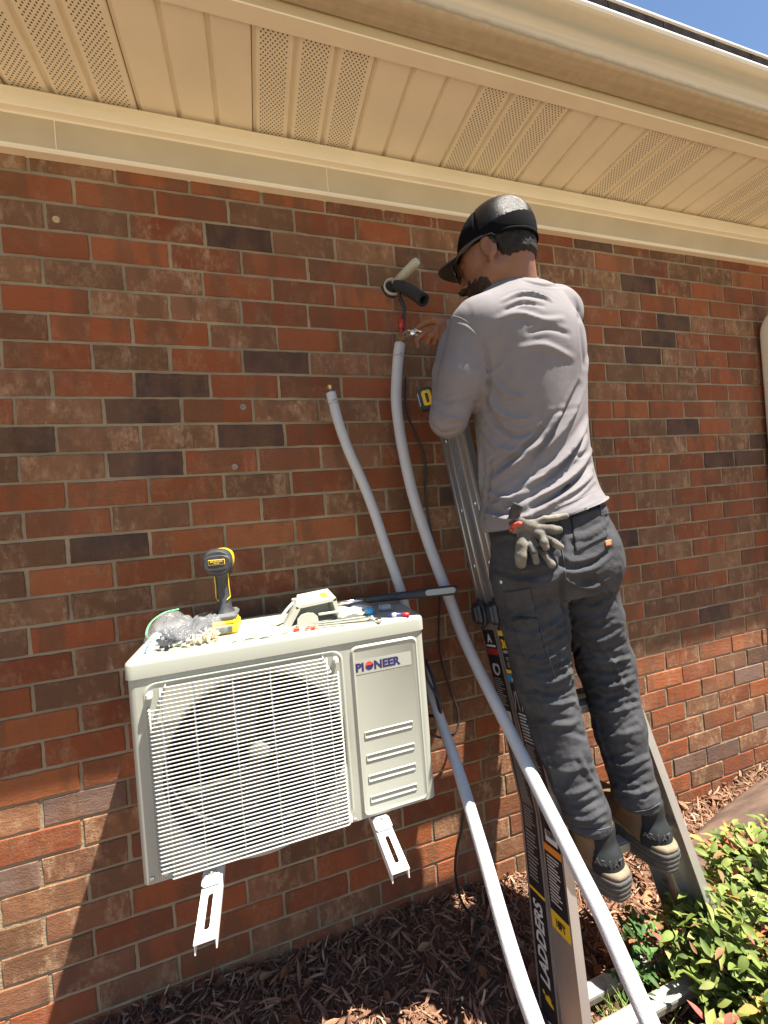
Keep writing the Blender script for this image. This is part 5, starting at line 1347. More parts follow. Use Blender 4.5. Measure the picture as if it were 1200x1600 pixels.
# ---- shirt
sv = Vol((.98, -.62, 1.24), (1.74, -.05, 2.06), .0050)
sv.stack([(z, x, y, a+.004, b+.004, w) for z, x, y, a, b, w in TORSO], e=2.02)
sv.ell((1.358, -.403, 1.335), (.180, .132, .075), None, k=.03, e=2.15)
sv.cone(SHL+(.03, 0, .005), SHR+(-.03, 0, .0), .070, .070, .05)
sv.cone(SHL+(.05, 0, .015), NECK+(-.03, 0, -.045), .050, .054, .04); sv.cone(SHR+(-.05, 0, .015), NECK+(.03, .0, -.045), .050, .054, .04)
sv.ell((1.34, -.43, 1.83), (.13, .075, .11), None, k=.05)
sv.chain([SHL, SHL+(ELL_-SHL)*.55+(.0, -.01, 0), ELL_], [.068, .058, .050], .022); sv.chain([ELL_, ELL_+(WRL-ELL_)*.5, WL+(WRL-WL)*.5, WL+(WRL-WL)*.1], [.049, .043, .036, .033], .012)
sv.chain([SHR, SHR+(ELR-SHR)*.5, ELR], [.070, .062, .054], .03); sv.chain([ELR, WRR+(ELR-WRR)*.2, WRR+(ELR-WRR)*.08], [.05, .035, .033], .012)
# openings: neck, cuffs
Hn = np.array([-.30, .25, 1.0]); hn_ = Hn/np.linalg.norm(Hn)
sv.cone(NECK-hn_*.02, NECK+hn_*.05, .064, .061, .010); sv.plane(NECK+hn_*.022, Hn)
VS, FS = sv.mesh(2)
# slanted hem
def cutbelow(V, F, p, n):
    n = np.array(n, float); n /= np.linalg.norm(n); d = (V-np.array(p))@n; V = V.copy(); m = d < 0; V[m] -= d[m][:, None]*n; return V
VS = cutbelow(VS, FS, (1.37, -.40, 1.348), (-.20, .03, 1.0))
# soft drape first, then individual folds seen in the photograph
VS = cloth_noise(VS, FS, .0035, 8, 5, (1, 1, .8)); VS = cloth_noise(VS, FS, .0012, 22, 9, (1.2, 1.2, .7))
A_, B_ = .011, .010
SF = [([(918, 560), (905, 620), (880, 668), (850, 705)], .010, .012), ([(925, 640), (900, 690), (860, 735), (815, 768), (770, 790)], .014, .012),
      ([(932, 690), (905, 730), (865, 765), (820, 790)], .012, .010), ([(938, 730), (900, 765), (860, 790), (815, 812)], .012, .009),
      ([(905, 600), (880, 650), (850, 690), (830, 712)], -.010, .009), ([(922, 668), (890, 715), (845, 752), (795, 775)], -.013, .009),
      ([(935, 712), (905, 745), (868, 772), (830, 790)], -.011, .008), ([(880, 640), (845, 690), (800, 730), (765, 755)], .010, .010),
      ([(862, 650), (830, 690), (790, 722), (756, 740)], -.009, .009),
      ([(760, 610), (775, 640), (800, 655), (835, 655)], .009, .009), ([(757, 635), (775, 662), (805, 680), (845, 668)], -.008, .008),
      ([(762, 585), (790, 615), (820, 622)], .007, .008), ([(752, 670), (780, 700), (815, 705), (850, 690)], .007, .009),
      ([(785, 470), (815, 458), (845, 462), (862, 470)], .007, .006), ([(788, 484), (818, 473), (850, 478)], -.006, .006), ([(775, 500), (810, 490), (850, 500), (880, 498)], .005, .009),
      ([(820, 440), (850, 446), (880, 447)], -.005, .006), ([(825, 520), (855, 512), (890, 522)], -.005, .008), ([(810, 545), (850, 540), (895, 560)], .005, .010),
      ([(900, 470), (908, 520), (912, 570)], -.005, .010),
      ([(750, 700), (752, 745), (748, 790)], .008, .008), ([(765, 720), (762, 765), (755, 810)], -.007, .008), ([(748, 760), (775, 775), (800, 782)], .007, .007),
      ([(750, 785), (780, 800), (812, 800)], -.007, .006), ([(752, 800), (790, 812), (830, 806)], .008, .006), ([(930, 750), (900, 778), (860, 798)], .007, .006),
      ([(885, 705), (905, 712), (932, 700)], -.005, .006),
      ([(712, 505), (730, 512), (748, 528)], .006, .005), ([(755, 530), (762, 560), (764, 600), (760, 630)], -.006, .006),
      ([(676, 640), (700, 655), (730, 650)], .006, .008), ([(680, 620), (700, 628), (725, 618)], -.005, .007), ([(672, 660), (690, 676), (715, 672)], -.005, .006)]
Rf = random.Random(5)
for _ in range(26):
    x, y = Rf.uniform(690, 925), Rf.uniform(560, 800); a = math.radians(Rf.uniform(-60, 10)); L_ = Rf.uniform(10, 30); dx, dy = math.cos(a)*L_, math.sin(a)*L_
    SF.append(([(x-dx, y-dy), (x+Rf.uniform(-4, 4), y+Rf.uniform(-4, 4)), (x+dx, y+dy)], Rf.choice([-1, 1])*Rf.uniform(.0012, .003), Rf.uniform(.004, .008)))
SF = [(p_, a_*1.25, w_*.9) for p_, a_, w_ in SF]; VS = folds(VS, FS, SF); VS = lap(VS, FS, 1, .35)
shirt = mk('shirt', VS, FS, MSHIRT, person, True); TS = bvh(VS, FS)
MSTI = M('shirt_stitch', (.19, .175, .185), .9, var=.05)
# collar band
b = MB(); cc = NECK+hn_*.020; u_ = np.array([.97, .22, .27]); u_ /= np.linalg.norm(u_); w_ = np.cross(Hn/np.linalg.norm(Hn), u_)
nn = Hn/np.linalg.norm(Hn); u_ = u_-nn*(u_@nn); u_ /= np.linalg.norm(u_); w_ = np.cross(nn, u_)
ring = [cc+nn*(-.004)+u_*math.cos(t_)*.0615+w_*math.sin(t_)*.0615 for t_ in np.linspace(0, 2*math.pi, 40)]
b.tube(ring, .0042, 10, False, up=nn, flat=1.0); b.build('collar', MSHIRT, shirt, True)
b = MB(); b.tube([p-nn*.020+(p-cc)*.075 for p in ring], .0013, 5, False); b.build('collar_seam', MSTI, shirt, True)
b = seam(TS, [(709, 494), (722, 498), (738, 510), (747, 522)], .0014, 'shoulder_seam', MSTI, shirt)
b = seam(TS, [(747, 522), (757, 550), (763, 590), (760, 625)], .0009, 'sleeve_seam', MSTI, shirt)
b = seam(TS, [(762, 810), (800, 822-8), (850, 800), (900, 781), (938, 762)], .0009, 'hem_stitch', MSTI, shirt)
# cuff
d_ = (WL-WRL)/np.linalg.norm(WL-WRL); cpt = WL+(WRL-WL)*.12
MB().tube([cpt-d_*.012, cpt-d_*.004, cpt+d_*.004, cpt+d_*.010], [.034, .0355, .0345, .031], 20).build('cuff', MSHIRT, shirt, True)

# ---- trousers
tv = Vol((1.08, -.62, .48), (1.70, -.22, 1.46), .0044)
tv.stack([(1.42, 1.372, -.395, .150, .096, 0), (1.36, 1.368, -.398, .158, .106, 0), (1.28, 1.374, -.405, .170, .126, 2), (1.20, 1.382, -.408, .178, .128, 3), (1.13, 1.388, -.402, .170, .105, 3)], e=2.3)
KL, AL = KNL, np.array([1.360, -.474, .575]); KR, AR = KNR, np.array([1.534, -.466, .575])
tv.ell(HPL+(.0, -.045, .02), (.086, .080, .10), None, k=.03); tv.ell(HPR+(-.012, -.045, .02), (.086, .080, .10), None, k=.03)
tv.chain([HPL+(.005, 0, -.02), HPL+(KL-HPL)*.45+(0, -.01, 0), KL+(0, -.005, .03)], [.100, .085, .076], .012)
tv.chain([KL+(0, -.005, .03), KL+(AL-KL)*.5, AL, AL+(.001, .005, -.055)], [.076, .065, .055, .060], .012)
tv.chain([HPR+(-.005, 0, -.02), HPR+(KR-HPR)*.45+(-.010, -.01, 0), KR+(0, -.005, .03)], [.098, .082, .074], .012)
tv.chain([KR+(0, -.005, .03), KR+(AR-KR)*.5, AR, AR+(.001, .005, -.050)], [.077, .065, .055, .060], .012)
tv.plane((1.45, -.5, .548), (.0, .05, -1))
VT, FT = tv.mesh(2)
VT = cloth_noise(VT, FT, .0045, 13, 21, (1, 1, 1.3)); VT = cloth_noise(VT, FT, .0007, 20, 22, (1.0, .8, 1.3), True); VT = cloth_noise(VT, FT, .0012, 60, 23, (1, 1, 1.4))
TF = []
def cr(pts, a=.008, w=.0065): TF.append((pts, a*1.15, min(w, .0075)))
# left thigh / knee / calf
cr([(770, 948), (800, 968), (840, 960), (870, 945)], .008); cr([(792, 985), (830, 992), (868, 972), (890, 950)], .010); cr([(800, 1005), (838, 1014), (880, 990), (895, 968)], -.009)
cr([(808, 1022), (850, 1028), (892, 1000)], .012); cr([(815, 1040), (850, 1048), (890, 1030), (905, 1010)], -.011); cr([(822, 1055), (860, 1064), (900, 1045)], .012)
cr([(824, 1075), (862, 1085), (905, 1072)], -.009); cr([(826, 1095), (868, 1100), (908, 1092)], .008); cr([(832, 1128), (880, 1134), (912, 1122)], .005, .008)
cr([(850, 1190), (880, 1205), (925, 1196)], .006, .010); cr([(858, 1225), (890, 1240), (940, 1222)], .009); cr([(866, 1248), (900, 1262), (950, 1244)], -.009, .008); cr([(875, 1268), (912, 1280), (955, 1262)], .010); cr([(880, 1288), (918, 1298), (960, 1284)], -.006, .007)
cr([(905, 1180), (922, 1215), (945, 1240)], .006, .008); cr([(845, 1150), (862, 1200), (868, 1240)], .006, .010)
# right leg
cr([(880, 905), (915, 918), (950, 905)], .009, .010); cr([(882, 935), (920, 950), (955, 935)], .007, .010); cr([(890, 965), (925, 978), (962, 968)], -.008); cr([(895, 985), (930, 1000), (970, 985)], .012)
cr([(900, 1005), (935, 1018), (978, 1005)], -.010); cr([(902, 1022), (940, 1032), (984, 1028)], .012); cr([(908, 1042), (945, 1052), (988, 1044)], -.010); cr([(912, 1060), (950, 1072), (992, 1060)], .011); cr([(915, 1082), (950, 1092), (995, 1082)], -.008)
cr([(920, 1105), (958, 1112), (1000, 1100)], .007); cr([(930, 1140), (960, 1150), (1005, 1138)], .005, .010); cr([(945, 1185), (975, 1196), (1015, 1182)], .008); cr([(950, 1208), (985, 1218), (1022, 1204)], -.008, .008); cr([(958, 1230), (990, 1240), (1028, 1228)], .009)
cr([(938, 1010), (962, 1040), (975, 1080)], .006); cr([(930, 1120), (940, 1160), (955, 1200)], .007)
# seat
cr([(872, 870), (890, 886), (930, 878), (955, 858)], -.012, .010); cr([(770, 888), (810, 902), (860, 892), (880, 880)], -.010, .010); cr([(868, 812), (878, 850), (878, 890)], -.008, .008); cr([(800, 905), (850, 912), (880, 895)], .008, .009)
cr([(880, 790), (915, 800), (950, 795)], .006, .008); cr([(760, 845), (790, 838), (830, 842)], .005, .008); cr([(890, 840), (920, 835), (950, 815)], .006, .010)
cr([(876, 900), (882, 960), (900, 1040), (915, 1120)], -.010, .008)
Rf = random.Random(77)
for _ in range(70):
    left = Rf.random() < .5; y = Rf.uniform(900, 1290); s_ = (y-900)/390
    x = (Rf.uniform(790, 880)+s_*75) if left else (Rf.uniform(885, 955)+s_*70)
    a = math.radians(Rf.choice([-1, 1])*Rf.uniform(5, 50)+8); L_ = Rf.uniform(14, 38); dx, dy = math.cos(a)*L_, math.sin(a)*L_
    TF.append(([(x-dx, y-dy), (x+Rf.uniform(-5, 5), y+Rf.uniform(-5, 5)), (x+dx, y+dy)], Rf.choice([-1, 1])*Rf.uniform(.002, .0055), Rf.uniform(.004, .008)))
VT = folds(VT, FT, TF); VT = lap(VT, FT, 1, .35)
pants = mk('trousers', VT, FT, MPANT, person, True); TT = bvh(VT, FT)
def pocket(q, name='back_pocket', off=.004):
    o = patch(TT, q, off, name, MPANT, pants)
    c = np.array(q, float); m = c.mean(0); c = m+(c-m)*.94; pts = [tuple(c[i]) for i in (0, 3, 2, 1)]
    if True:
        dense = []
        for a, b in zip(pts[:-1], pts[1:]): dense += [(a[0]*(1-t_)+b[0]*t_, a[1]*(1-t_)+b[1]*t_) for t_ in np.linspace(0, 1, 14)]
        P3 = [hit(TT, x, y) for x, y in dense]; P3 = [p[0]+p[1]*(off+.0004) for p in P3 if p is not None]; bb = MB()
        for i in range(0, len(P3)-1, 1):
            if np.linalg.norm(P3[i+1]-P3[i]) < .02: bb.tube([P3[i]*.9+P3[i+1]*.1, P3[i]*.3+P3[i+1]*.7], .0006, 4)
        bb.build('pocket_stitch', MPANTL, pants)
pocket([(766, 842), (828, 828), (836, 888), (772, 884)]); pocket([(892, 808), (940, 792), (948, 838), (898, 862)])
pocket([(788, 925), (828, 918), (838, 962), (796, 964)], 'side_pocket', .004); pocket([(800, 969), (838, 964), (850, 1014), (822, 1032)], 'side_pocket', .005)
pocket([(934, 785), (952, 783), (955, 800), (936, 806)], 'side_tab', .005)
for pts in ([(752, 838), (800, 822), (850, 808), (900, 788), (945, 772)],): seam(TT, pts, .0012, 'waistband_seam', MPANTL, pants, .002)
seam(TT, [(836, 950), (850, 1000), (868, 1060)], .0011, 'leg_seam', MPANTL, pants, .001); seam(TT, [(870, 820), (880, 870), (884, 905)], .0011, 'seat_seam', MPANTL, pants, .001)
seam(TT, [(880, 1286), (910, 1297), (940, 1296), (962, 1288)], .0009, 'hem_seam', MPANTL, pants, .001); seam(TT, [(962, 1262), (990, 1268), (1015, 1264), (1036, 1252)], .0009, 'hem_seam', MPANTL, pants, .001)
c = hit(TT, 783, 909)
if c: MB().lathe(c[0], c[1], [(0, .0065), (.003, .006), (.004, .003)], 14).build('snap_button', MSCR, pants, True)
MORG = M('tag_orange', (.50, .14, .05), .7)
patch(TT, [(944, 845), (953, 843), (953, 852), (945, 854)], .004, 'brand_tab', MORG, pants, 4, 4)
# ---- boots
MLEA = M('boot_leather', (.145, .092, .048), .75, var=.22, scale=22, bump=.35, bscale=200); MSOLE = M('boot_sole', (.060, .057, .052), .7, var=.25, scale=40, bump=.3, bscale=150); MBHL = M('boot_heel_counter', (.014, .016, .018), .75, var=.2, scale=40, bump=.2, bscale=200, spec=.25)
MWELT = M('boot_welt', (.17, .135, .085), .75, var=.2, scale=60)
def boot(hx, hy, hz, yaw, label):
    f = np.array([math.sin(math.radians(yaw)), math.cos(math.radians(yaw)), 0.]); r = np.array([f[1], -f[0], 0]); u = np.array([0, 0, 1.])
    KB = 1.13
    def B(a, s, z): return np.array([hx, hy, hz])+(f*(a-.02)+r*s+u*z)*KB
    Rb = np.stack([r, f, u], 1)
    bt = mk_boot = None
    v = Vol(B(.13, 0, .0)-.24, B(.13, 0, .1)+.24, .0042)
    v.chain([B(.045, 0, .060), B(.09, 0, .060), B(.14, 0, .050), B(.190, 0, .045)], [.043, .043, .046, .040], .02)
    v.chain([B(.050, 0, .065), B(.058, 0, .12), B(.066, 0, .23)], [.043, .042, .039], .02); v.cone(B(.10, 0, .075), B(.07, 0, .13), .040, .042, .02)
    v.ell(B(.030, 0, .055), (.041, .038, .047), Rb, k=.01)
    v.plane(B(0, 0, .044), (0, 0, -1)); v.plane(B(0, 0, .160), (0, 0, 1))
    V, F = v.mesh(2); V = cloth_noise(V, F, .0018, 40, 31)
    up_ = mk('boot_upper', V, F, MLEA, person, True); tr_ = bvh(V, F)
    out = lambda g, z: [B(a, s, z) for a, s in [(-.004-g+.0*k, 0) for k in ()]]
    def sole_out(g):
        pts = []
        for t_ in np.linspace(0, 2*math.pi, 44, endpoint=False):
            a = .114-.128*math.cos(t_); w = .048 if a > .10 else .042; w += .006*math.sin(max(0, min(1, (a-.1)/.15))*math.pi)
            s = w*np.sign(math.sin(t_))*abs(math.sin(t_))**.62
            pts.append((a+(-g if a < .114 else g)*abs(math.cos(t_)), s+np.sign(s)*g))
        return pts
    def layer(prof, name, mat):
        b = MB(); V = []; 
        for g, z in prof: V += [B(a, s, z) for a, s in sole_out(g)]
        k = 44; b.add(V, [(i*k+j, i*k+(j+1) % k, (i+1)*k+(j+1) % k, (i+1)*k+j) for i in range(len(prof)-1) for j in range(k)]+[list(range(k))[::-1], list(range((len(prof)-1)*k, len(prof)*k))])
        return b.build(name, mat, up_, True)
    layer([(-.006, .0), (-.001, .002), (.0015, .013), (-.0015, .0145), (.002, .016), (.003, .025), (-.0005, .0265), (.0035, .028), (.0050, .036), (.002, .038), (.0045, .040), (.0045, .047), (-.002, .049)], 'sole', MSOLE)
    layer([(.0, .048), (.0025, .050), (.0020, .057), (-.003, .060), (-.010, .061)], 'welt', MWELT)
    # heel counter
    m = (((V-B(0, 0, 0))@f) < .036) & (V[:, 2] > hz+.052) & (V[:, 2] < hz+.150)
    fa = m[F].all(1); Vn = V+vnorm(V, F)*.0030; idx = np.unique(F[fa]); mp = -np.ones(len(V), int); mp[idx] = np.arange(len(idx))
    o = mk('heel_counter', Vn[idx], mp[F[fa]], MBHL, up_, True); o.modifiers.new('s', 'SOLIDIFY').thickness = .003
    # embossed name on the heel
    ht = bvh(Vn, F); cen = None
    return up_, B, f, r, u, hz, ht
for (hx, hy, hz, yaw, key) in ((1.382, -.518, .4065, -7, 'L'), (1.556, -.506, .4065, 0, 'R')):
    up_, Bf, f_, r_b, u_b, hz_, ht = boot(hx, hy, hz, yaw, key)
    MEMB = bpy.data.materials.get('boot_emboss') or M('boot_emboss', (.065, .066, .07), .4, spec=.6)
    v0 = (CAM_POS-Bf(0, 0, .1)); v0[2] = 0; v0 /= np.linalg.norm(v0); v0 = v0*.45+(-f_)*.55; v0 /= np.linalg.norm(v0)
    rr_ = np.cross(-v0, u_b)*-1; rr_ = np.cross(u_b, v0)
    # letters each laid tangent to the rounded heel
    for i, ch in enumerate('ARIAT'):
        ang = math.radians(-34+15*i); d = v0*math.cos(ang)+np.cross(u_b, v0)*math.sin(ang)
        o_ = Vector(Bf(.045, 0, .072)+d*.2); h_ = ht.ray_cast(o_, Vector(-d))
        if h_[0] is None: continue
        pt = np.array(h_[0])+d*.0005; tu = np.cross(u_b, d)
        text('heel_mark', ch, .019, pt-tu*(.0022 if ch == 'I' else .0062), tu, u_b, d, MEMB, up_, .0020, .0004, 0, 1.0)

# ---- cap, hair, beard, glasses
cv = Vol((1.12, -.62, 2.00), (1.50, -.16, 2.34), .0028)
cv.ell(H(-.010, 0, .026), (.105, .087, .116), RH); cv.ell(H(-.035, 0, .05), (.080, .072, .080), RH, k=.02)
cv.plane(H(-.01, 0, .014), -(HU-HF*.20))
VC, FC = cv.mesh(2); q = (VC-HC)@RH
seamd = np.minimum(np.abs(q[:, 1])*1.0, np.abs(q[:, 0]-.005+.0*q[:, 1])); VC = VC-vnorm(VC, FC)*(.0022*np.exp(-(seamd/.0035)**2))[:, None]
back = (q[:, 0] < -.0)
fm = [1 if back[f].all() and q[f[0], 2] > .038 else 0 for f in FC]
cap = mk('cap', VC, FC, None, person, True, mats=[MCAPM, MMESH], fmat=fm)
b = MB(); V = []; nr, na = 7, 22
for i in range(nr+1):
    for j in range(na+1):
        a = math.radians(-74+148*j/na); s_ = i/nr; r0, r1 = .092, .168
        fx = (.092*math.cos(a))*(1-s_)+(.080+.090*max(0, math.cos(a))**.6)*s_; lx = .086*math.sin(a)*(1-s_*.02)
        fx = .092*math.cos(a)+s_*.078*max(0, math.cos(a))**.55; V.append(H(fx-.012, lx*.98, .040+.014*s_-.022*(math.sin(a)**2)*s_-.018*abs(math.sin(a))**2))
b.add(V, [(i*(na+1)+j, i*(na+1)+j+1, (i+1)*(na+1)+j+1, (i+1)*(na+1)+j) for i in range(nr) for j in range(na)])
br_ = b.build('brim', M('brim_fabric', (.045, .038, .034), .8, var=.15, scale=60, bump=.3, bscale=500), cap, True, fix=False); md = br_.modifiers.new('s', 'SOLIDIFY'); md.thickness = .004; md.offset = 0
MB().lathe(H(-.015, 0, .142), HU, [(0, .008), (.003, .008), (.006, .004)], 14).build('top_button', MCAPM, cap, True)
b = MB(); b.tube([H(-.012+.099*math.cos(a), .0830*math.sin(a), .013+.021*math.cos(a)) for a in np.linspace(math.radians(100), math.radians(260), 24)], .0028, 8, flat=1.8); b.build('sweatband', MCAPM, cap, True)
# hair below the cap: offset of the head, thinning to the neck
def shell(sel, off, name, mat, jit=0., seed=1):
    N_ = vnorm(VH, FH); o_ = off*np.clip(sel, 0, 1); m = sel > 0.02; fa = m[FH].all(1); V = VH+N_*o_[:, None]
    if jit: V = V+N_*(jit*vnoise(VH, 220, seed)*np.clip(sel, 0, 1))[:, None]
    idx = np.unique(FH[fa]); mp = -np.ones(len(VH), int); mp[idx] = np.arange(len(idx)); return mk(name, V[idx], mp[FH[fa]], mat, person, True)
qh = (VH-HC)@RH; ns = vnoise(VH, 170, 5)*.0022
hl = -.052+.0*qh[:, 0]+ns+np.clip((np.abs(qh[:, 1])-.055)*1.2, 0, .05)          # hairline at the nape rises to the ears
sel = np.minimum(np.clip((qh[:, 2]-hl)/.010, 0, 1), np.clip((-.022-qh[:, 0]+.25*(qh[:, 2]+.02)+ns)/.010, 0, 1))*(np.abs(qh[:, 1]) < .086)
shell(sel, .0065, 'hair', MHAIR, .0016)
sb = (np.abs(qh[:, 1]) > .040)*np.clip((.030-np.abs(qh[:, 0]-.012-.25*(-.02-qh[:, 2])*(qh[:, 2] < -.02)))/.012, 0, 1)*np.clip((qh[:, 2]+.075)/.01, 0, 1)*np.clip((.03-qh[:, 2])/.01, 0, 1)
sb = np.clip((.010-np.abs(qh[:, 0]-.020+.2*(qh[:, 2]+.02)))/.005, 0, 1)*(np.abs(qh[:, 1]) > .045)*(qh[:, 2] < .02)*(qh[:, 2] > -.06)
jaw = np.clip((-.054+ns*2-qh[:, 2]+.50*(qh[:, 0]-.05))/.016, 0, 1)*np.clip((qh[:, 0]-.016+ns)/.016, 0, 1)*(qh[:, 2] > -.14)
mous = np.clip((.012-np.abs(qh[:, 2]+.044))/.004, 0, 1)*np.clip((qh[:, 0]-.070)/.008, 0, 1)
shell(np.maximum(jaw, np.maximum(sb*.0, mous)), .0018, 'beard', M('beard_brown', (.035, .022, .016), .8, var=.4, scale=120, bump=.6, bscale=400, spec=.2), .0012, 8)
MGLS = M('lens_dark', (.02, .014, .010), .08, spec=.9); MFRM = M('glasses_frame', (.015, .014, .014), .3, spec=.6)
gl = MB()
for s_ in (1, -1):
    gl.tube(catmull([H(.090, s_*.060, .018), H(.060, s_*.078, .024), H(.01, s_*.084, .022), H(-.022, s_*.083, .014), H(-.032, s_*.080, .004)], 6), .0026, 8, flat=1.6)
gl.tube(catmull([H(.090, .060, .020), H(.104, .036, .026), H(.112, .010, .022), H(.112, -.010, .022), H(.104, -.036, .026), H(.090, -.060, .020)], 6), .0022, 8)
glasses = gl.build('sunglasses', MFRM, person, True)
for s_ in (1, -1):
    b = MB(); V = []
    for i in range(9):
        for j in range(7):
            u, v = i/8*2-1, j/6*2-1; l = .034+.027*u; z = .006+.019*v*(1-.25*abs(u)**3); V.append(H(.110-.30*max(0, l-.01)**1.35*2-.08*(abs(v)**2)*.05, s_*l, z))
    b.add(V, [(i*7+j, i*7+j+1, (i+1)*7+j+1, (i+1)*7+j) for i in range(8) for j in range(6)]); o = b.build('lens', MGLS, glasses, True, fix=False); o.modifiers.new('s', 'SOLIDIFY').thickness = .002

# ---- gloves pushed into his back pocket
MGLV = M('glove_dusty', (.035, .033, .032), .85, scale=20, bump=.6, bscale=150, col2=(.25, .225, .18)); MGLD = M('glove_dark', (.045, .043, .042), .85, var=.4, scale=50, bump=.4, bscale=150)
gc = hit(TT, 800, 822); gb = (gc[0] if gc else P(800, 822, -.53)); gt_ = (gb-CAM_POS)@(-CAM_M[:, 2]) if False else None
depth0 = float((gb-CAM_POS)@(-CAM_M[:, 2]))
def G(x, y, o=.03): return PT(x, y, depth0-o)
glove = empty('work_gloves', tuple(gb), 'pair of dusty grey and black work gloves hanging from his back pocket', 'work gloves')
gv = Vol(G(840, 840, .0)-.16, G(840, 840, .0)+.16, .0022)
def gch(pts, rs, k=.004): gv.chain([G(*p) for p in pts], rs, k)
gch([(806, 826, .012), (818, 818, .030), (830, 822, .038)], [.014, .019, .017], .008)
gch([(826, 818, .036), (850, 811, .045), (868, 809, .050), (884, 806, .052)], [.013, .0085, .0078, .0072])
gch([(830, 824, .036), (848, 826, .048), (862, 828, .052), (872, 828, .050)], [.014, .0112, .0118, .0105])
gch([(832, 832, .040), (845, 836, .056), (850, 848, .066), (853, 855, .068)], [.012, .0098, .0098, .0085])
gch([(836, 832, .04), (856, 842, .056), (868, 850, .064), (876, 854, .066)], [.010, .0078, .0090, .0078])
gch([(816, 836, .030), (815, 852, .042), (814, 868, .044), (814, 880, .042)], [.013, .0140, .0142, .0125])
gch([(824, 840, .034), (834, 862, .054), (838, 877, .060)], [.012, .0085, .0085]); gch([(832, 842, .034), (850, 866, .056), (862, 882, .064)], [.011, .0080, .0100])
VG, FG = gv.mesh(1); VG = cloth_noise(VG, FG, .0012, 60, 41); mk('palm_and_fingers', VG, FG, MGLV, glove, True)
b = MB(); b.tube(catmull([G(804, 832, .008), G(803, 812, .022), G(806, 797, .032), G(810, 788, .036)], 6), [.0135]*19, 14, flat=.8); b.build('cuff', MGLD, glove, True)
b = MB(); 
for pts, rr in (([(838, 830, .046), (850, 840, .053), (854, 850, .053)], .004), ([(850, 838, .060), (861, 845, .068)], .006), ([(828, 852, .050), (834, 866, .062)], .0072), ([(840, 856, .052), (850, 868, .064)], .0065), ([(822, 845, .03), (820, 838, .035)], .010)):
    b.tube(catmull([G(*p) for p in pts], 4), rr, 10)
b.build('dark_panels', MGLD, glove, True)
b = MB(); b.tube([G(800, 824, .028), G(804, 821, .036), G(812, 818, .050), G(816, 818, .052)], [.005, .007, .006, .004], 10); b.tube([G(797, 828, .018), G(801, 827, .022)], .005, 8); b.build('red_tab', M('tab_red', (.50, .06, .035), .7), glove, True)

# ---- pliers in his left hand
MRG = M('grip_red', (.50, .025, .02), .4, var=.05)
pl_ = empty('pliers', tuple(hp(660, 520, 1.22)), 'chrome locking pliers with red grips held in his left hand on the brass joint', 'pliers')
b = MB(); jaw0 = l1[0]+d1*.018
b.tube(catmull([jaw0+np.array([.002, -.016, .004]), hp(634, 518, 1.27), hp(646, 517, 1.245), hp(658, 518, 1.225)], 5), [.005, .0055, .006, .0065, .007, .0075, .008, .008, .008, .0075, .007, .0065, .006, .006, .006, .006], 10, flat=.55)
b.tube(catmull([jaw0+np.array([.012, -.012, -.004]), hp(638, 524, 1.26), hp(648, 523, 1.24), hp(664, 527, 1.215)], 5), .0042, 8, flat=.6)
b.lathe(hp(645, 520, 1.235), CAM_M[:, 2], [(0, .009), (.003, .009), (.005, .006)], 16); b.tube([hp(640, 513, 1.25), hp(650, 515, 1.23), hp(662, 520, 1.21)], .003, 8); b.build('jaws', MCHR, pl_, True)
b = MB(); b.tube(catmull([hp(661, 519, 1.215), hp(675, 519, 1.19), hp(692, 516, 1.165), hp(706, 512, 1.145)], 5), .0068, 10); b.tube(catmull([hp(664, 526, 1.215), hp(678, 529, 1.19), hp(694, 530, 1.168), hp(706, 530, 1.15)], 5), .006, 10); b.build('handles', MRG, pl_, True)

# ---- tape measure on the ladder top
tc_ = P(666, 624, -.135)
tm = empty('tape_measure', tuple(tc_-(0, 0, .036)), 'black and yellow tape measure on the ladder top beside his elbow', 'tape measure')
vx = CAM_M[:, 2].copy(); vx[2] = 0; vx /= np.linalg.norm(vx); sx_ = np.cross([0, 0, 1], vx); ang = .18
u1 = sx_*math.cos(ang)+np.array([0, 0, 1])*math.sin(ang); w1_ = np.cross(vx, u1)
b = MB(); b.prism(rrect(-.024, .024, -.035, .035, .013, 5), tc_-vx*.018, u1, w1_, vx, .036); o = b.build('case', MTBLK, tm); autosmooth(o, 40)
b = MB(); b.prism(rrect(-.014, .015, -.024, .024, .007, 5), tc_+vx*.0175, u1, w1_, vx, .003); b.build('label_plate', MYEL, tm)
b = MB(); b.prism(rrect(-.004, .005, -.015, .015, .003, 4), tc_+vx*.0205, u1, w1_, vx, .001); b.build('label_mark', MTBLK, tm)
b = MB(); b.prism(rrect(-.026, -.020, -.022, .022, .002, 3), tc_-vx*.014, u1, w1_, vx, .028); b.build('belt_clip', MSCR, tm)
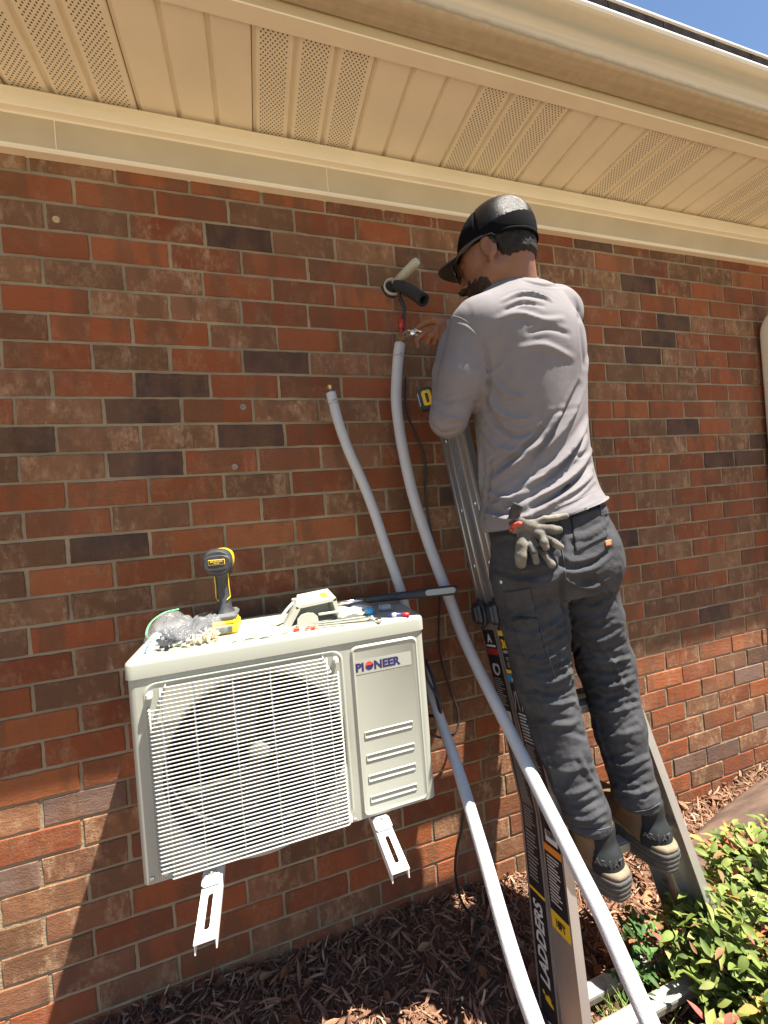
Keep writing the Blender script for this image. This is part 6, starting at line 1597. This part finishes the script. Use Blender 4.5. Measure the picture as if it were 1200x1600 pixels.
# ================================================================ planting and edging
MLEAF = attr_mat('leaf_green', 'bc', .62, .3, 60, .3, trans=.30)
MSTEM = M('stem_brown', (.13, .08, .05), .8, var=.3, scale=80)
def shrub(name, label, cat, c, rad, hgt, nst, nl, seed, Lr, palette, group=None):
    R = np.random.RandomState(seed); root = empty(name, tuple(c), label, cat, group)
    V = []; F = []; Cc = []; st = MB()
    for s_ in range(nst):
        a = R.uniform(0, 2*math.pi); rr = math.sqrt(R.rand()); tip = np.array(c)+np.array([rr*math.cos(a)*rad[0], rr*math.sin(a)*rad[1], hgt*(1-.45*rr**2)*R.uniform(.7, 1.08)])
        b0 = np.array(c)+np.array([R.uniform(-.3, .3)*rad[0]*.6, R.uniform(-.3, .3)*rad[1]*.6, 0]); mid = (b0+tip)/2+R.normal(0, .03, 3); pp = catmull([b0, mid, tip], 4)
        st.tube(pp, np.linspace(.0028, .0011, len(pp)), 5)
        red = R.rand() < .10
        for k in range(nl):
            t_ = 1-abs(R.normal(0, .26)) if k > 2 else 1.0; t_ = max(.15, t_); ip = t_*(len(pp)-1); i = min(int(ip), len(pp)-2); p = pp[i]+(pp[i+1]-pp[i])*(ip-i)
            side = R.normal(0, .022, 3); side[2] *= .6; p = p+side; el = R.uniform(-.35, .75); az = R.uniform(0, 2*math.pi)
            d = np.array([math.cos(az)*math.cos(el), math.sin(az)*math.cos(el), math.sin(el)]); u = np.array([R.normal(0, .35), R.normal(0, .35), 1.]); L_ = R.uniform(*Lr)
            v_, f_ = leaf_blade(p, d, u, L_, L_*R.uniform(.34, .50), .22, R.uniform(.05, .5), 5); n = len(V)
            V += v_; F += [tuple(q+n for q in f) for f in f_]
            col = palette[R.choice(len(palette), p=[.38, .27, .20, .10, .05])] if not red else [(.42, .14, .07), (.50, .27, .08), (.38, .10, .08)][R.randint(3)]
            col = np.array(col)*R.uniform(.8, 1.2); Cc += [(*col, 1)]*len(v_)
    st.build('stem', MSTEM, root, True)
    o = mk('foliage', V, F, MLEAF, root, True, attrs={'bc': ('FLOAT_COLOR', 'POINT', Cc)}); return root
PAL = [(.17, .23, .05), (.25, .29, .075), (.10, .15, .035), (.31, .33, .12), (.27, .15, .07)]
bushes = [((1.76, -.545, .0), (.17, .13), .29, 90, 28, 1), ((2.02, -.50, .0), (.20, .16), .33, 100, 28, 2), ((1.80, -.74, -.02), (.20, .13), .30, 84, 28, 3), ((1.545, -.70, .0), (.10, .08), .17, 30, 18, 4), ((2.36, -.60, .0), (.22, .18), .30, 34, 16, 5)]
BL_ = ['yellow green nandina shrub with a few red leaves growing closest to the ladder foot', 'taller yellow green nandina shrub at the right edge behind the others', 'broad leafy nandina shrub at the bottom right corner', 'low leafy nandina shoot in front of the ladder rungs at the bottom', 'far nandina shrub beside the landscape timbers']
for (c, rd, hg, ns, nl, sd), lb in zip(bushes, BL_):
    shrub('shrub', lb, 'shrub', c, rd, hg, ns, nl, sd, (.022, .048), PAL, 'nandina shrubs by the ladder')
PAL2 = [(.06, .13, .035), (.09, .19, .04), (.05, .10, .03), (.14, .26, .06), (.08, .16, .05)]
shrub('weed', 'small dark green weed growing between the ladder rungs and the mulch', 'weed', (1.545, -.43, .0), (.085, .06), .17, 16, 14, 11, (.018, .036), PAL2)
# fine grass tuft by the rungs
R = np.random.RandomState(6); b = MB()
for i in range(70):
    c = np.array([1.42+R.normal(0, .03), -.50+R.normal(0, .025), .0]); d = np.array([R.normal(0, .05), R.normal(0, .05), R.uniform(.05, .11)]); b.tube(catmull([c, c+d*.55, c+d+np.array([R.normal(0, .02), R.normal(0, .02), -.01])], 3), [.0012, .0012, .0011, .0010, .0009, .0007, .0004], 4)
o = b.build('grass_tuft', M('grass_blade', (.20, .28, .07), .6, var=.4, scale=60), None, True); tag(o, kind='stuff', label='tuft of fine green grass between the lower rungs', cat='grass')
# landscape timbers
def timber(a, b_, w, hh, seed, label):
    R = np.random.RandomState(seed); a, b_ = np.array(a, float), np.array(b_, float); d = (b_-a)/np.linalg.norm(b_-a); s_ = np.cross(d, (0, 0, 1)); L_ = np.linalg.norm(b_-a); n = 60; m = 16; V = []
    for i in range(n+1):
        for j in range(m):
            t_ = j/m*2*math.pi; ca, sa = math.cos(t_), math.sin(t_); x = w/2*np.sign(ca)*abs(ca)**.55; z = hh/2*np.sign(sa)*abs(sa)**.55
            V.append(a+d*L_*i/n+s_*(x+R.normal(0, .0012)+.006*math.sin(i*.13+seed))+np.array([0, 0, hh/2-.012+z+R.normal(0, .0012)]))
    F = [(i*m+j, i*m+(j+1) % m, (i+1)*m+(j+1) % m, (i+1)*m+j) for i in range(n) for j in range(m)]+[list(range(m))[::-1], list(range(n*m, (n+1)*m))]
    o = MB().add(V, F).build('landscape_timber', MTIM, None); autosmooth(o, 40); return tag(o, label, 'timber', 'landscape timbers edging the bed')
MTIM = M('weathered_timber', (.085, .050, .033), .9, var=.5, scale=14, bump=1.0, bscale=40, stretch=(.35, 2.2, 2.2), bdist=.004)
timber((1.90, -.255, .0), (2.98, -.065, .0), .105, .085, 1, 'weathered brown landscape timber lying nearer the brick wall')
timber((1.95, -.365, -.01), (3.6, -.075, -.01), .105, .085, 2, 'weathered brown landscape timber lying behind the shrubs, farther from the bricks')
# dry leaves lying on the mulch
R = np.random.RandomState(15); V = []; F = []; Cc = []
for i in range(110):
    x = R.uniform(.2, 3.2); y = -R.uniform(.03, .7); p = np.array([x, y, gz(x, y)+.028]); az = R.uniform(0, 6.28); d = np.array([math.cos(az), math.sin(az), R.normal(0, .15)]); L_ = R.uniform(.03, .06)
    v_, f_ = leaf_blade(p, d, (R.normal(0, .3), R.normal(0, .3), 1), L_, L_*.5, .3, R.uniform(-.3, .4)); n = len(V); V += v_; F += [tuple(q+n for q in f) for f in f_]
    col = np.array([(.30, .15, .08), (.38, .24, .12), (.22, .11, .06)][R.randint(3)]); Cc += [(*col, 1)]*len(v_)
o = mk('fallen_leaves', V, F, MLEAF, None, True, attrs={'bc': ('FLOAT_COLOR', 'POINT', Cc)}); tag(o, kind='stuff', label='dry brown leaves scattered over the mulch', cat='leaves')
